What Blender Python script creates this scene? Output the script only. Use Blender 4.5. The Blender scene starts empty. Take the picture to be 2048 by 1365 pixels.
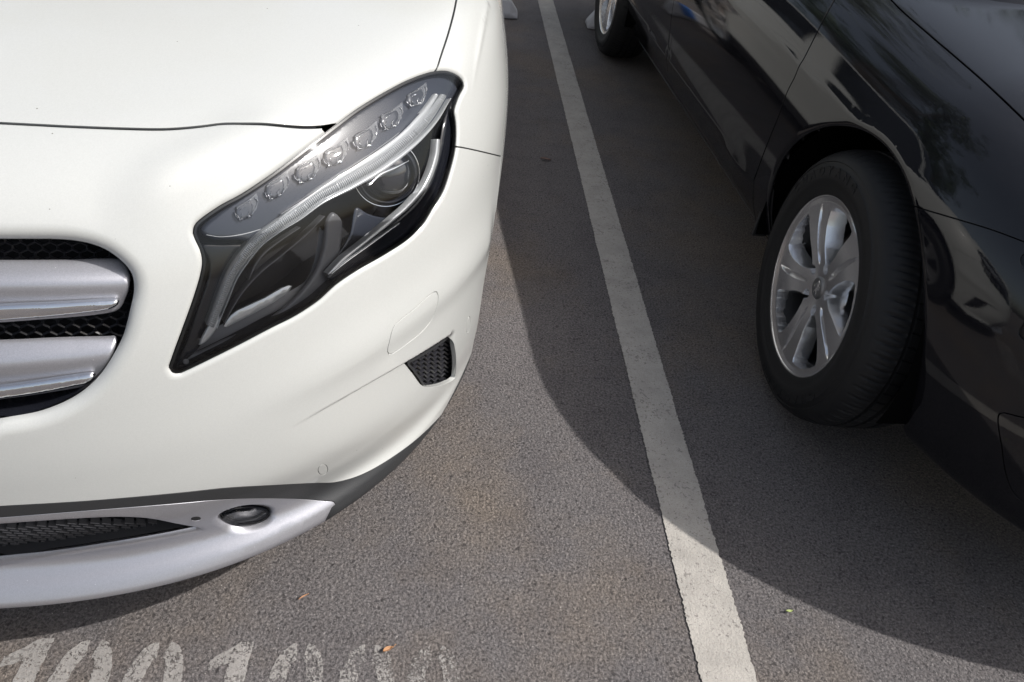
import bpy, bmesh, math, random
import numpy as np
from mathutils import Vector, Matrix, noise
from mathutils.bvhtree import BVHTree
from mathutils.geometry import delaunay_2d_cdt

random.seed(7); rng = np.random.default_rng(7)
scn = bpy.context.scene
COL = scn.collection
# ------------------------------------------------------------------ camera
FWD = np.array([0.09865, 0.76636, -0.63480]); RGT = np.array([0.99331, -0.03792, 0.10858])
FWD /= np.linalg.norm(FWD); RGT -= FWD * (RGT @ FWD); RGT /= np.linalg.norm(RGT); UPV = np.cross(RGT, FWD)
CAM = np.array([0.0, 0.0, 1.254]); FPX = 1420.0
cam = bpy.data.cameras.new('camera'); camo = bpy.data.objects.new('camera', cam); COL.objects.link(camo)
camo.matrix_world = Matrix(((RGT[0], UPV[0], -FWD[0], CAM[0]), (RGT[1], UPV[1], -FWD[1], CAM[1]),
                            (RGT[2], UPV[2], -FWD[2], CAM[2]), (0, 0, 0, 1)))
cam.sensor_width = 36; cam.lens = 36 * FPX / 2048; cam.clip_start = 0.02; cam.clip_end = 500
scn.camera = camo
# ------------------------------------------------------------------ light
SUN = np.array([.87, -.20, 1.0]); SUN /= np.linalg.norm(SUN)
SEL = math.asin(SUN[2]); SAZ = math.atan2(SUN[0], SUN[1])
W = bpy.data.worlds.new('World'); scn.world = W; W.use_nodes = True
nt = W.node_tree; bg = nt.nodes['Background']
sky = nt.nodes.new('ShaderNodeTexSky'); sky.sky_type = 'NISHITA'; sky.sun_disc = False
sky.sun_elevation = SEL; sky.sun_rotation = SAZ; sky.air_density = 1.2; sky.dust_density = 3.5; sky.ozone_density = .6
hs = nt.nodes.new('ShaderNodeHueSaturation'); hs.inputs['Saturation'].default_value = .62
nt.links.new(sky.outputs[0], hs.inputs['Color']); nt.links.new(hs.outputs[0], bg.inputs[0]); bg.inputs[1].default_value = 0.14
sl = bpy.data.lights.new('sun', 'SUN'); sl.energy = 4.1; sl.angle = math.radians(.6); sl.color = (1, .975, .94)
so = bpy.data.objects.new('sun', sl); COL.objects.link(so)
so.rotation_euler = Vector(SUN).to_track_quat('Z', 'Y').to_euler(); so.location = (3, -2, 5)
scn.view_settings.view_transform = 'Standard'; scn.view_settings.look = 'None'
scn.view_settings.exposure = 0.08; scn.view_settings.gamma = 1
scn.cycles.max_bounces = 10; scn.cycles.transparent_max_bounces = 16; scn.cycles.glossy_bounces = 6
scn.cycles.sample_clamp_indirect = 6

# ------------------------------------------------------------------ materials
def newmat(name):
    m = bpy.data.materials.new(name); m.use_nodes = True
    return m, m.node_tree, m.node_tree.nodes['Principled BSDF']
def simple(name, col, rough=.5, metal=0, coat=0, spec=.5, bump=None, coatr=.02):
    m, t, b = newmat(name)
    b.inputs['Base Color'].default_value = (*col, 1); b.inputs['Roughness'].default_value = rough
    b.inputs['Metallic'].default_value = metal; b.inputs['Coat Weight'].default_value = coat
    b.inputs['Coat Roughness'].default_value = coatr; b.inputs['Specular IOR Level'].default_value = spec
    if bump:
        sc, st, ds = bump
        tc = t.nodes.new('ShaderNodeTexCoord'); n = t.nodes.new('ShaderNodeTexNoise'); n.inputs['Scale'].default_value = sc
        n.inputs['Detail'].default_value = 4
        bp = t.nodes.new('ShaderNodeBump'); bp.inputs['Strength'].default_value = st; bp.inputs['Distance'].default_value = ds
        t.links.new(tc.outputs['Object'], n.inputs['Vector']); t.links.new(n.outputs[0], bp.inputs['Height'])
        t.links.new(bp.outputs[0], b.inputs['Normal'])
    return m
def node(t, k, **kw):
    n = t.nodes.new(k)
    for a, v in kw.items():
        if a in n.inputs: n.inputs[a].default_value = v
        else: setattr(n, a, v)
    return n
def ramp(t, src, pts):
    r = t.nodes.new('ShaderNodeValToRGB'); e = r.color_ramp.elements
    while len(e) > 1: e.remove(e[-1])
    e[0].position = pts[0][0]; e[0].color = (*pts[0][1], 1)
    for p, c in pts[1:]:
        q = e.new(p); q.color = (*c, 1)
    t.links.new(src, r.inputs[0]); return r.outputs[0]
def mixc(t, fac, a, b, mode='MIX'):
    m = t.nodes.new('ShaderNodeMix'); m.data_type = 'RGBA'; m.blend_type = mode
    for sock, v in ((m.inputs[0], fac), (m.inputs[6], a), (m.inputs[7], b)):
        if isinstance(v, (int, float)): sock.default_value = v
        elif isinstance(v, tuple): sock.default_value = (*v, 1)
        else: t.links.new(v, sock)
    return m.outputs[2]
def math_(t, op, a, b=0.0, clamp=False):
    m = t.nodes.new('ShaderNodeMath'); m.operation = op; m.use_clamp = clamp
    for k, v in ((0, a), (1, b)):
        if isinstance(v, (int, float)): m.inputs[k].default_value = v
        else: t.links.new(v, m.inputs[k])
    return m.outputs[0]

def paint(name, col, flake, dust=0.0, coatr=.015, rough=.5, metal=0.0):
    m, t, b = newmat(name)
    tc = node(t, 'ShaderNodeTexCoord')
    n = node(t, 'ShaderNodeTexNoise', Scale=2.2, Detail=5); t.links.new(tc.outputs['Object'], n.inputs['Vector'])
    v = node(t, 'ShaderNodeTexVoronoi', Scale=900); t.links.new(tc.outputs['Object'], v.inputs['Vector'])
    c = mixc(t, math_(t, 'MULTIPLY', v.outputs['Color'], flake), col, tuple(min(1, x * 1.3 + .02) for x in col))
    # dust specks and grime
    v2 = node(t, 'ShaderNodeTexVoronoi', Scale=28); t.links.new(tc.outputs['Object'], v2.inputs['Vector'])
    sp = math_(t, 'LESS_THAN', v2.outputs['Distance'], .028)
    sel = math_(t, 'GREATER_THAN', math_(t, 'FRACT', math_(t, 'MULTIPLY', v2.outputs['Color'], 7.3)), .55)
    c = mixc(t, math_(t, 'MULTIPLY', math_(t, 'MULTIPLY', sp, sel), .75), c, (.09, .075, .06))
    n3 = node(t, 'ShaderNodeTexNoise', Scale=60, Detail=6); t.links.new(tc.outputs['Object'], n3.inputs['Vector'])
    dm = math_(t, 'MULTIPLY', math_(t, 'MULTIPLY', n.outputs[0], n3.outputs[0]), dust)
    c = mixc(t, dm, c, (.42, .38, .33))
    t.links.new(c, b.inputs['Base Color'])
    b.inputs['Roughness'].default_value = rough; b.inputs['Coat Weight'].default_value = 1; b.inputs['Metallic'].default_value = metal
    r = math_(t, 'ADD', math_(t, 'MULTIPLY', dm, .35), coatr); t.links.new(r, b.inputs['Coat Roughness'])
    bp = node(t, 'ShaderNodeBump', Strength=.03, Distance=.001); no = node(t, 'ShaderNodeTexNoise', Scale=450, Detail=1)
    t.links.new(tc.outputs['Object'], no.inputs['Vector']); t.links.new(no.outputs[0], bp.inputs['Height'])
    t.links.new(bp.outputs[0], b.inputs['Coat Normal'])
    return m

M_WHITE = paint('white_paint', (.47, .477, .462), .25, .07)
M_BLACK = paint('black_paint', (.0035, .0034, .0052), .4, .006, coatr=.01, rough=.5)
M_BLACK.node_tree.nodes['Principled BSDF'].inputs['Specular IOR Level'].default_value = 0; M_BLACK.node_tree.nodes['Principled BSDF'].inputs['Coat IOR'].default_value = 1.52
M_CLAD = simple('textured_black_plastic', (.028, .029, .031), .5, bump=(900, .5, .0006))
M_DARK = simple('matt_black_void', (.012, .012, .014), .8)
M_GLOSSB = simple('gloss_black_plastic', (.012, .013, .018), .12)
M_SEAL = simple('black_rubber_seal', (.015, .015, .015), .35)
M_CHROME = simple('chrome', (.82, .83, .85), .06, 1)
M_SATIN = simple('dark_satin_plastic', (.12, .12, .128), .36)
M_TYRE = simple('tyre_rubber', (.013, .013, .014), .6, spec=.3, bump=(160, .25, .0006))
M_WGLASS = simple('dark_window_glass', (.01, .012, .014), .03, spec=.8)
M_DISC = simple('brake_disc_steel', (.05, .046, .042), .45, .8)
M_RIM = simple('silver_alloy', (.86, .86, .87), .22, .9, coat=.5, coatr=.08)
M_BARREL = simple('dull_barrel_metal', (.030, .030, .032), .55, .3)
M_LINER = simple('wheel_housing_felt', (.004, .004, .004), .95, spec=0)
M_STOP = simple('pale_plastic', (.42, .42, .44), .45, bump=(40, .2, .001))
M_BLUE = simple('blue_paint', (.03, .12, .38), .5)
M_CONC = simple('kerb_stone', (.42, .37, .31), .85, bump=(60, .5, .003))
M_PAVE = simple('brown_paving', (.20, .14, .10), .85, bump=(50, .5, .003))

def silverpaint():
    m, t, b = newmat('silver_paint')
    tc = node(t, 'ShaderNodeTexCoord')
    v = node(t, 'ShaderNodeTexVoronoi', Scale=1300); t.links.new(tc.outputs['Object'], v.inputs['Vector'])
    c = mixc(t, math_(t, 'MULTIPLY', v.outputs['Color'], .5), (.40, .40, .43), (.60, .60, .64))
    v2 = node(t, 'ShaderNodeTexVoronoi', Scale=60); t.links.new(tc.outputs['Object'], v2.inputs['Vector'])
    sp = math_(t, 'LESS_THAN', v2.outputs['Distance'], .045)
    c = mixc(t, math_(t, 'MULTIPLY', sp, .5), c, (.9, .9, .9))
    t.links.new(c, b.inputs['Base Color']); b.inputs['Metallic'].default_value = .7; b.inputs['Roughness'].default_value = .38
    return m
M_SILVER = silverpaint()
def clearlens(name, tint=(1, 1, 1), rough=.0, ior=1.5, wavy=0):
    m, t, b = newmat(name); t.nodes.remove(b)
    tr = node(t, 'ShaderNodeBsdfTransparent'); tr.inputs[0].default_value = (*tint, 1)
    gl = node(t, 'ShaderNodeBsdfGlossy'); gl.inputs['Roughness'].default_value = rough
    fr = node(t, 'ShaderNodeFresnel', IOR=ior)
    mx = node(t, 'ShaderNodeMixShader'); o = t.nodes['Material Output']
    if wavy:
        tc = node(t, 'ShaderNodeTexCoord'); n = node(t, 'ShaderNodeTexNoise', Scale=wavy, Detail=2)
        t.links.new(tc.outputs['Object'], n.inputs['Vector'])
        bp = node(t, 'ShaderNodeBump', Strength=.6, Distance=.004); t.links.new(n.outputs[0], bp.inputs['Height'])
        t.links.new(bp.outputs[0], gl.inputs['Normal']); t.links.new(bp.outputs[0], fr.inputs['Normal'])
    t.links.new(fr.outputs[0], mx.inputs[0]); t.links.new(tr.outputs[0], mx.inputs[1]); t.links.new(gl.outputs[0], mx.inputs[2])
    t.links.new(mx.outputs[0], o.inputs[0]); return m
M_LENS = clearlens('clear_lens', (.96, .97, .98), .03, 1.47)
M_LED = simple('clear_optic', (.55, .57, .60), .06, .55); M_LED.node_tree.nodes['Principled BSDF'].inputs['Alpha'].default_value = .22

def asphalt():
    m, t, b = newmat('asphalt')
    tc = node(t, 'ShaderNodeTexCoord'); P = tc.outputs['Object']
    nA = node(t, 'ShaderNodeTexNoise', Scale=200, Detail=4, Roughness=.66, Distortion=.4); t.links.new(P, nA.inputs['Vector'])
    nF = node(t, 'ShaderNodeTexNoise', Scale=560, Detail=4, Roughness=.7); t.links.new(P, nF.inputs['Vector'])
    nB = node(t, 'ShaderNodeTexNoise', Scale=1.5, Detail=6, Roughness=.6); t.links.new(P, nB.inputs['Vector'])
    nM = node(t, 'ShaderNodeTexNoise', Scale=7, Detail=5, Roughness=.62); t.links.new(P, nM.inputs['Vector'])
    v1 = node(t, 'ShaderNodeTexVoronoi', Scale=150); 
    wv = mixc(t, .010, P, nF.outputs[1], 'ADD'); t.links.new(wv, v1.inputs['Vector'])
    g = math_(t, 'ADD', math_(t, 'MULTIPLY', nA.outputs[0], .62), math_(t, 'MULTIPLY', nF.outputs[0], .38))
    c = ramp(t, g, [(.38, (.028, .026, .027)), (.45, (.080, .074, .075)), (.51, (.158, .147, .145)), (.60, (.27, .252, .244)), (.69, (.45, .425, .405))])
    c = mixc(t, ramp(t, v1.outputs['Color'], [(.0, (.0, .0, .0)), (1, (.45, .45, .45))]), c, (.215, .192, .182))
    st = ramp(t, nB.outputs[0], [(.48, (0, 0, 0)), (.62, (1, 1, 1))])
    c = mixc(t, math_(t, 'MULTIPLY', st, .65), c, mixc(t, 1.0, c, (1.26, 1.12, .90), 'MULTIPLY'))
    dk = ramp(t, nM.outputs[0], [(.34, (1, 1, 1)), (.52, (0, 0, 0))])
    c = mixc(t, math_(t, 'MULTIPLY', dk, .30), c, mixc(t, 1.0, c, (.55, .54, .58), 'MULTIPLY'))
    v2 = node(t, 'ShaderNodeTexVoronoi', Scale=95); t.links.new(wv, v2.inputs['Vector'])
    pit = math_(t, 'MULTIPLY', math_(t, 'LESS_THAN', v2.outputs['Distance'], .30), math_(t, 'GREATER_THAN', math_(t, 'FRACT', math_(t, 'MULTIPLY', v2.outputs['Color'], 5.7)), .86))
    c = mixc(t, math_(t, 'MULTIPLY', pit, .6), c, (.035, .031, .031))
    v3 = node(t, 'ShaderNodeTexVoronoi', Scale=150); t.links.new(P, v3.inputs['Vector'])
    gr = math_(t, 'MULTIPLY', math_(t, 'LESS_THAN', v3.outputs['Distance'], .15), math_(t, 'GREATER_THAN', math_(t, 'FRACT', math_(t, 'MULTIPLY', v3.outputs['Color'], 9.1)), .95))
    c = mixc(t, math_(t, 'MULTIPLY', gr, .8), c, (.55, .51, .47)); c = mixc(t, 1.0, c, (.99, .985, 1.0), 'MULTIPLY')
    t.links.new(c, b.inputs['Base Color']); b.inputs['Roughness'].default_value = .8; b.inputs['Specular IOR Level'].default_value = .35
    h = math_(t, 'ADD', math_(t, 'MULTIPLY', nA.outputs[0], 1.0), math_(t, 'MULTIPLY', nF.outputs[0], .55))
    h = math_(t, 'ADD', h, math_(t, 'MULTIPLY', v1.outputs['Distance'], -.35))
    h = math_(t, 'SUBTRACT', h, math_(t, 'MULTIPLY', pit, .5))
    bp = node(t, 'ShaderNodeBump', Strength=1.0, Distance=.0060); t.links.new(h, bp.inputs['Height']); t.links.new(bp.outputs[0], b.inputs['Normal'])
    return m
M_ASPH = asphalt()
def linepaint(name, col, worn):
    m, t, b = newmat(name)
    tc = node(t, 'ShaderNodeTexCoord'); P = tc.outputs['Object']
    nf = node(t, 'ShaderNodeTexNoise', Scale=420, Detail=5, Roughness=.7); t.links.new(P, nf.inputs['Vector'])
    nb = node(t, 'ShaderNodeTexNoise', Scale=14, Detail=6, Roughness=.65); t.links.new(P, nb.inputs['Vector'])
    v = node(t, 'ShaderNodeTexVoronoi', Scale=170); t.links.new(P, v.inputs['Vector'])
    c = mixc(t, ramp(t, nb.outputs[0], [(.3, (0, 0, 0)), (.7, (1, 1, 1))]), tuple(x * .74 for x in col), col)
    c = mixc(t, ramp(t, nf.outputs[0], [(.30, (.7, .7, .7)), (.5, (0, 0, 0))]), c, tuple(x * .45 for x in col))
    v4 = node(t, 'ShaderNodeTexVoronoi', Scale=42); t.links.new(P, v4.inputs['Vector'])
    sp = math_(t, 'MULTIPLY', math_(t, 'LESS_THAN', v4.outputs['Distance'], .05), math_(t, 'GREATER_THAN', math_(t, 'FRACT', math_(t, 'MULTIPLY', v4.outputs['Color'], 6.1)), .6))
    c = mixc(t, math_(t, 'MULTIPLY', sp, .8), c, (.05, .045, .04))
    nP = node(t, 'ShaderNodeTexNoise', Scale=130, Detail=4, Roughness=.65); t.links.new(P, nP.inputs['Vector'])
    nQ = node(t, 'ShaderNodeTexNoise', Scale=9, Detail=3, Roughness=.6); t.links.new(P, nQ.inputs['Vector'])
    pq = ramp(t, math_(t, 'ADD', nP.outputs[0], math_(t, 'MULTIPLY', nQ.outputs[0], .35)), [(.54, (1, 1, 1)), (.58, (0, 0, 0))])
    c = mixc(t, math_(t, 'MULTIPLY', pq, .7), c, (.16, .145, .135))
    t.links.new(c, b.inputs['Base Color']); b.inputs['Roughness'].default_value = .8
    bp = node(t, 'ShaderNodeBump', Strength=.8 if not worn else 1, Distance=.0020)
    h = math_(t, 'ADD', nf.outputs[0], math_(t, 'MULTIPLY', v.outputs['Distance'], .6)); t.links.new(h, bp.inputs['Height']); t.links.new(bp.outputs[0], b.inputs['Normal'])
    if worn:
        nA = node(t, 'ShaderNodeTexNoise', Scale=200, Detail=4, Roughness=.66, Distortion=.4); t.links.new(P, nA.inputs['Vector'])
        nC = node(t, 'ShaderNodeTexNoise', Scale=24, Detail=4, Roughness=.6); t.links.new(P, nC.inputs['Vector'])
        sx = node(t, 'ShaderNodeSeparateXYZ'); t.links.new(P, sx.inputs[0])
        a = math_(t, 'ADD', math_(t, 'MULTIPLY', nA.outputs[0], 1.0), math_(t, 'MULTIPLY', nf.outputs[0], .35))
        a = math_(t, 'ADD', a, math_(t, 'MULTIPLY', nC.outputs[0], .55))
        a = math_(t, 'SUBTRACT', a, math_(t, 'MULTIPLY', sx.outputs[0], .20))   # more rubbed off towards the lane
        al = ramp(t, a, [(.95, (.05, .05, .05)), (1.08, (.68, .68, .68))])
        t.links.new(al, b.inputs['Alpha'])
    return m
M_LINE = linepaint('cream_line_paint', (.46, .43, .39), False)
M_DIGIT = linepaint('worn_white_paint', (.47, .445, .42), True)
M_FAINT = linepaint('faint_white_paint', (.40, .38, .36), True)

# ------------------------------------------------------------------ object helpers
def wmat(o):
    b = o.matrix_basis.copy() if o.rotation_mode != 'x' else None
    return (wmat(o.parent) @ o.matrix_parent_inverse @ b) if o.parent else b
def link(o, parent=None):
    COL.objects.link(o)
    if parent is not None:
        o.parent = parent; o.matrix_parent_inverse = wmat(parent).inverted()   # child coordinates are world coordinates
    return o
def props(o, label=None, cat=None, group=None, kind=None):
    if label: o['label'] = label
    if cat: o['category'] = cat
    if group: o['group'] = group
    if kind: o['kind'] = kind
    return o
def meshobj(name, V, F, mat, parent=None, N=None, smooth=True):
    me = bpy.data.meshes.new(name); me.from_pydata([tuple(map(float, v)) for v in V], [], [tuple(map(int, f)) for f in F]); me.materials.append(mat)
    if smooth: me.polygons.foreach_set('use_smooth', [True] * len(me.polygons))
    me.validate(clean_customdata=False)
    if N is not None and len(N) == len(me.vertices): me.normals_split_custom_set_from_vertices([tuple(map(float, n)) for n in N])
    me.update()
    return link(bpy.data.objects.new(name, me), parent)
def bmobj(name, bm, mat, parent=None, smooth=False, bevel=0):
    me = bpy.data.meshes.new(name)
    if bevel: bmesh.ops.bevel(bm, geom=[e for e in bm.edges if e.calc_face_angle(0) > .5], offset=bevel, segments=2, affect='EDGES', profile=.5)
    bm.to_mesh(me); bm.free(); me.materials.append(mat)
    if smooth: me.polygons.foreach_set('use_smooth', [True] * len(me.polygons))
    return link(bpy.data.objects.new(name, me), parent)
def empty(name, loc, rot=(0, 0, 0), parent=None):
    o = bpy.data.objects.new(name, None); o.location = loc; o.rotation_euler = rot; o.empty_display_size = .1
    return link(o, parent)

# ------------------------------------------------------------------ body surface
def spl(K, t):
    K = np.asarray(K, float); n = len(K); t = np.asarray(t, float); m = np.empty_like(K)
    m[1:-1] = (K[2:] - K[:-2]) / 2; m[0] = K[1] - K[0]; m[-1] = K[-1] - K[-2]
    i = np.clip(np.floor(t).astype(int), 0, n - 2); u = t - i
    return (2*u**3-3*u**2+1)*K[i]+(u**3-2*u**2+u)*m[i]+(-2*u**3+3*u**2)*K[i+1]+(u**3-u**2)*m[i+1]
def sstep(x): x = np.clip(x, 0, 1); return x * x * (3 - 2 * x)
def unit(v): return v / np.maximum(np.linalg.norm(v, axis=-1, keepdims=True), 1e-12)
def rays(px):
    px = np.asarray(px, float); d = FWD + (px[:, :1] - 1024) / FPX * RGT - (px[:, 1:] - 682.5) / FPX * UPV
    return unit(d)
class Body:
    """Half of a car body: rows t run from the sill/lip up over the bonnet, s = 0 centre front,
    1 = start of the straight side, 2 = its end, 3 = centre rear. side=+1 is the +X half."""
    def __init__(B, xc, yr, y2, yend, rows, side, rot=0, piv=(0, 0), rise=0.0):
        B.rise = rise
        B.xc, B.yr, B.y2, B.yend, B.R, B.side = xc, yr, y2, yend, np.array(rows, float), side
        B.disp = []; B.c, B.s_ = math.cos(rot), math.sin(rot); B.piv = piv; B.M = len(rows)
        B.vt = None
        tt = np.linspace(0, B.M - 1, 400); P = B.S(np.full(400, .45), tt)
        B.tt = tt; B.vt = np.concatenate([[0], np.cumsum(np.linalg.norm(np.diff(P, axis=0), axis=1))])
        ss = np.concatenate([np.linspace(0, 1, 200), np.linspace(1, 2, 60)[1:], np.linspace(2, 3, 100)[1:]])
        P = B.S(ss, np.full(len(ss), 5.)); B.ss = ss; B.us = np.concatenate([[0], np.cumsum(np.linalg.norm(np.diff(P, axis=0), axis=1))])
        # base grid for ray casting
        a = np.concatenate([np.linspace(0, 1, 160), np.linspace(1, 2, 40)[1:], np.linspace(2, 2.97, 60)[1:]]); b = np.linspace(0, B.M - 1, 160)
        g, h = np.meshgrid(a, b, indexing='ij'); P = B.S(g, h)
        idx = np.arange(g.size).reshape(g.shape)
        F = np.stack([idx[:-1, :-1], idx[1:, :-1], idx[1:, 1:], idx[:-1, 1:]], -1).reshape(-1, 4)
        B.gs = (g[:-1, :-1] + (g[1:, 1:] - g[:-1, :-1]) / 2).ravel(); B.gt = (h[:-1, :-1] + (h[1:, 1:] - h[:-1, :-1]) / 2).ravel()
        B.bvh = BVHTree.FromPolygons([tuple(v) for v in P.reshape(-1, 3)], [tuple(f) for f in F.tolist()])
    def S(B, s, t):
        s, t = np.broadcast_arrays(np.asarray(s, float), np.asarray(t, float))
        t = np.clip(t, 0, B.M - 1); sg = np.where(s < 0, -1., 1.); s = np.abs(s)
        zf, zs, no, a, n = [spl(B.R[:, k], t) for k in range(5)]
        ph = np.clip(s, 0, 1) * np.pi / 2
        r = 1 / ((np.abs(np.sin(ph)) ** n + np.abs(np.cos(ph)) ** n) ** (1 / n))
        yr = np.maximum(B.yr, no + .06)
        x = a * r * np.sin(ph); y = yr - (yr - no) * r * np.cos(ph)
        y = y + np.clip(s - 1, 0, 1) * (B.y2 - yr)
        q = np.clip(s - 2, 0, 1) * np.pi / 2; rb = 1 / ((np.abs(np.sin(q)) ** 3 + np.abs(np.cos(q)) ** 3) ** (1 / 3))
        back = B.yend - (B.R[:, 3].max() - a) * .5
        rear = s > 2
        x = np.where(rear, a * rb * np.cos(q), x); y = np.where(rear, B.y2 + (back - B.y2) * rb * np.sin(q), y)
        w = np.clip(x / np.maximum(a, 1e-6), 0, 1) ** 3
        w = np.where(s > 1, 1, w)
        z = zf + (zs - zf) * w + B.rise * sstep((y - 1.15) / 1.1) * sstep(t / 9.)
        P = np.stack([B.xc + B.side * x * sg, y, z], -1)
        px, py = P[..., 0] - B.piv[0], P[..., 1] - B.piv[1]
        return np.stack([B.piv[0] + B.c * px - B.s_ * py, B.piv[1] + B.s_ * px + B.c * py, z], -1)
    def N(B, s, t, f=None):
        f = f or B.S; e = 1.5e-3
        a = f(s + e, t) - f(s - e, t); ee = 8e-3
        b = f(s, np.minimum(t + ee, B.M - 1)) - f(s, np.maximum(t - ee, 0))
        return unit(np.cross(a, b)) * B.side
    def uv(B, s, t): return np.stack([np.interp(s, B.ss, B.us), np.interp(t, B.tt, B.vt)], -1)
    def st(B, uv): return np.interp(uv[..., 0], B.us, B.ss), np.interp(uv[..., 1], B.vt, B.tt)
    def Fuv(B, uv):
        s, t = B.st(uv); P = B.S(s, t)
        if B.disp:
            n = B.N(s, t); D = sum(d(uv) for d in B.disp); P = P + n * D[..., None]
        return P
    def FN(B, uv, e=.0007):
        P = B.Fuv(uv)
        u = uv.copy()
        du = B.Fuv(u + [e, 0]) - B.Fuv(u - [e, 0])
        vm = B.vt[-1]
        up = u.copy(); up[:, 1] = np.minimum(u[:, 1] + e, vm); dn = u.copy(); dn[:, 1] = np.maximum(u[:, 1] - e, 0)
        dv = B.Fuv(up) - B.Fuv(dn)
        return P, unit(np.cross(du, dv)) * B.side
    def cast(B, O, D, depth=0.0):
        """rays -> (s,t) on the surface sunk by depth; nan where it misses"""
        n = len(D); s = np.full(n, np.nan); t = np.full(n, np.nan)
        O = np.broadcast_to(np.asarray(O, float), (n, 3))
        lam = np.ones(n)
        for i in range(n):
            h = B.bvh.ray_cast(Vector(O[i]), Vector(D[i]))
            if h[0] is not None: s[i], t[i], lam[i] = B.gs[h[2]], B.gt[h[2]], h[3]
        ok = ~np.isnan(s)
        def G(s, t, l):
            P = B.S(s, t)
            if depth: P = P - B.N(s, t) * depth
            return P - (O[ok] + D[ok] * l[:, None])
        a, b, l = s[ok], t[ok], lam[ok]; a0, b0 = a.copy(), b.copy()
        for _ in range(8):
            g = G(a, b, l); e = 1e-4
            J = np.stack([(G(a + e, b, l) - g) / e, (G(a, b + e, l) - g) / e, -D[ok]], -1)
            J = J + np.eye(3) * 1e-9
            dl = np.linalg.solve(J, -g[..., None])[..., 0]
            dl[:, 0] = np.clip(dl[:, 0], -.06, .06); dl[:, 1] = np.clip(dl[:, 1], -.6, .6)
            a, b, l = a + dl[:, 0], np.clip(b + dl[:, 1], 0, B.M - 1), l + dl[:, 2]
            a = np.where(a < -.3, -.3, a)
        bad = (np.abs(a - a0) > .35) | (np.abs(b - b0) > 3)
        a[bad], b[bad] = a0[bad], b0[bad]
        s[ok], t[ok] = a, b
        return s, t
    def px_uv(B, px):
        s, t = B.cast(CAM, rays(px)); k = ~np.isnan(s); return B.uv(s[k], t[k])
    def px_pos(B, px, depth=0.0):
        s, t = B.cast(CAM, rays(px), depth)
        k = np.isnan(s)
        if k.any():
            good = np.where(~k)[0]
            for i in np.where(k)[0]:
                j = good[np.argmin(((np.asarray(px)[good] - np.asarray(px)[i]) ** 2).sum(1))]; s[i], t[i] = s[j], t[j]
        n = B.N(s, t); return B.S(s, t) - n * depth, n

def crv(pts, closed=False, step=6.0):
    """dense centripetal-ish curve through traced points"""
    P = np.asarray(pts, float); n = len(P); out = []
    rng_ = range(n) if closed else range(n - 1)
    for i in rng_:
        p0 = P[(i - 1) % n] if (closed or i > 0) else 2 * P[0] - P[1]
        p1, p2 = P[i], P[(i + 1) % n]
        p3 = P[(i + 2) % n] if (closed or i + 2 < n) else 2 * P[-1] - P[-2]
        L = np.linalg.norm(p2 - p1); k = max(1, int(L / step))
        d01, d12, d23 = [max(np.linalg.norm(b - a), 1e-9) ** .5 for a, b in ((p0, p1), (p1, p2), (p2, p3))]
        m1 = (p2 - p1) + d12 * ((p1 - p0) / d01 - (p2 - p0) / (d01 + d12)); m2 = (p2 - p1) + d12 * ((p3 - p2) / d23 - (p3 - p1) / (d12 + d23))
        for j in range(k):
            u = j / k
            out.append((2*u**3-3*u**2+1)*p1+(u**3-2*u**2+u)*m1+(-2*u**3+3*u**2)*p2+(u**3-u**2)*m2)
    if not closed: out.append(P[-1])
    return np.array(out)
def inside(P, poly):
    x, y = P[:, 0], P[:, 1]; r = np.zeros(len(P), bool); n = len(poly)
    for i in range(n):
        x1, y1 = poly[i]; x2, y2 = poly[(i + 1) % n]
        if y1 == y2: continue
        c = ((y1 > y) != (y2 > y)) & (x < (x2 - x1) * (y - y1) / (y2 - y1) + x1); r ^= c
    return r
def pdist(P, line, closed=False):
    """distance to a polyline, signed side, arclength parameter 0..1"""
    L = np.asarray(line, float)
    if closed: L = np.vstack([L, L[:1]])
    a, b = L[:-1], L[1:]; d = b - a; ln = np.maximum((d ** 2).sum(1), 1e-18); seg = np.sqrt(ln); cum = np.concatenate([[0], np.cumsum(seg)])
    D = np.empty(len(P)); sd = np.empty(len(P)); pr = np.empty(len(P))
    for k in range(0, len(P), 4000):
        q = P[k:k+4000]; w = q[:, None] - a[None]; u = np.clip((w * d).sum(2) / ln, 0, 1)
        c = w - u[..., None] * d; dd = (c ** 2).sum(2); i = dd.argmin(1); r = np.arange(len(q))
        D[k:k+4000] = np.sqrt(dd[r, i]); sd[k:k+4000] = d[i, 0] * w[r, i, 1] - d[i, 1] * w[r, i, 0]
        pr[k:k+4000] = (cum[i] + u[r, i] * seg[i]) / cum[-1]
    return D, sd, pr
def offset_line(L, w, closed=False):
    L = np.asarray(L, float)
    if closed: t = np.roll(L, -1, 0) - np.roll(L, 1, 0)
    else: t = np.gradient(L, axis=0)
    t = unit(t); return L + np.stack([-t[:, 1], t[:, 0]], -1) * w
def ribbon(L, w): return np.vstack([offset_line(L, w / 2), offset_line(L, -w / 2)[::-1]])

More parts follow.
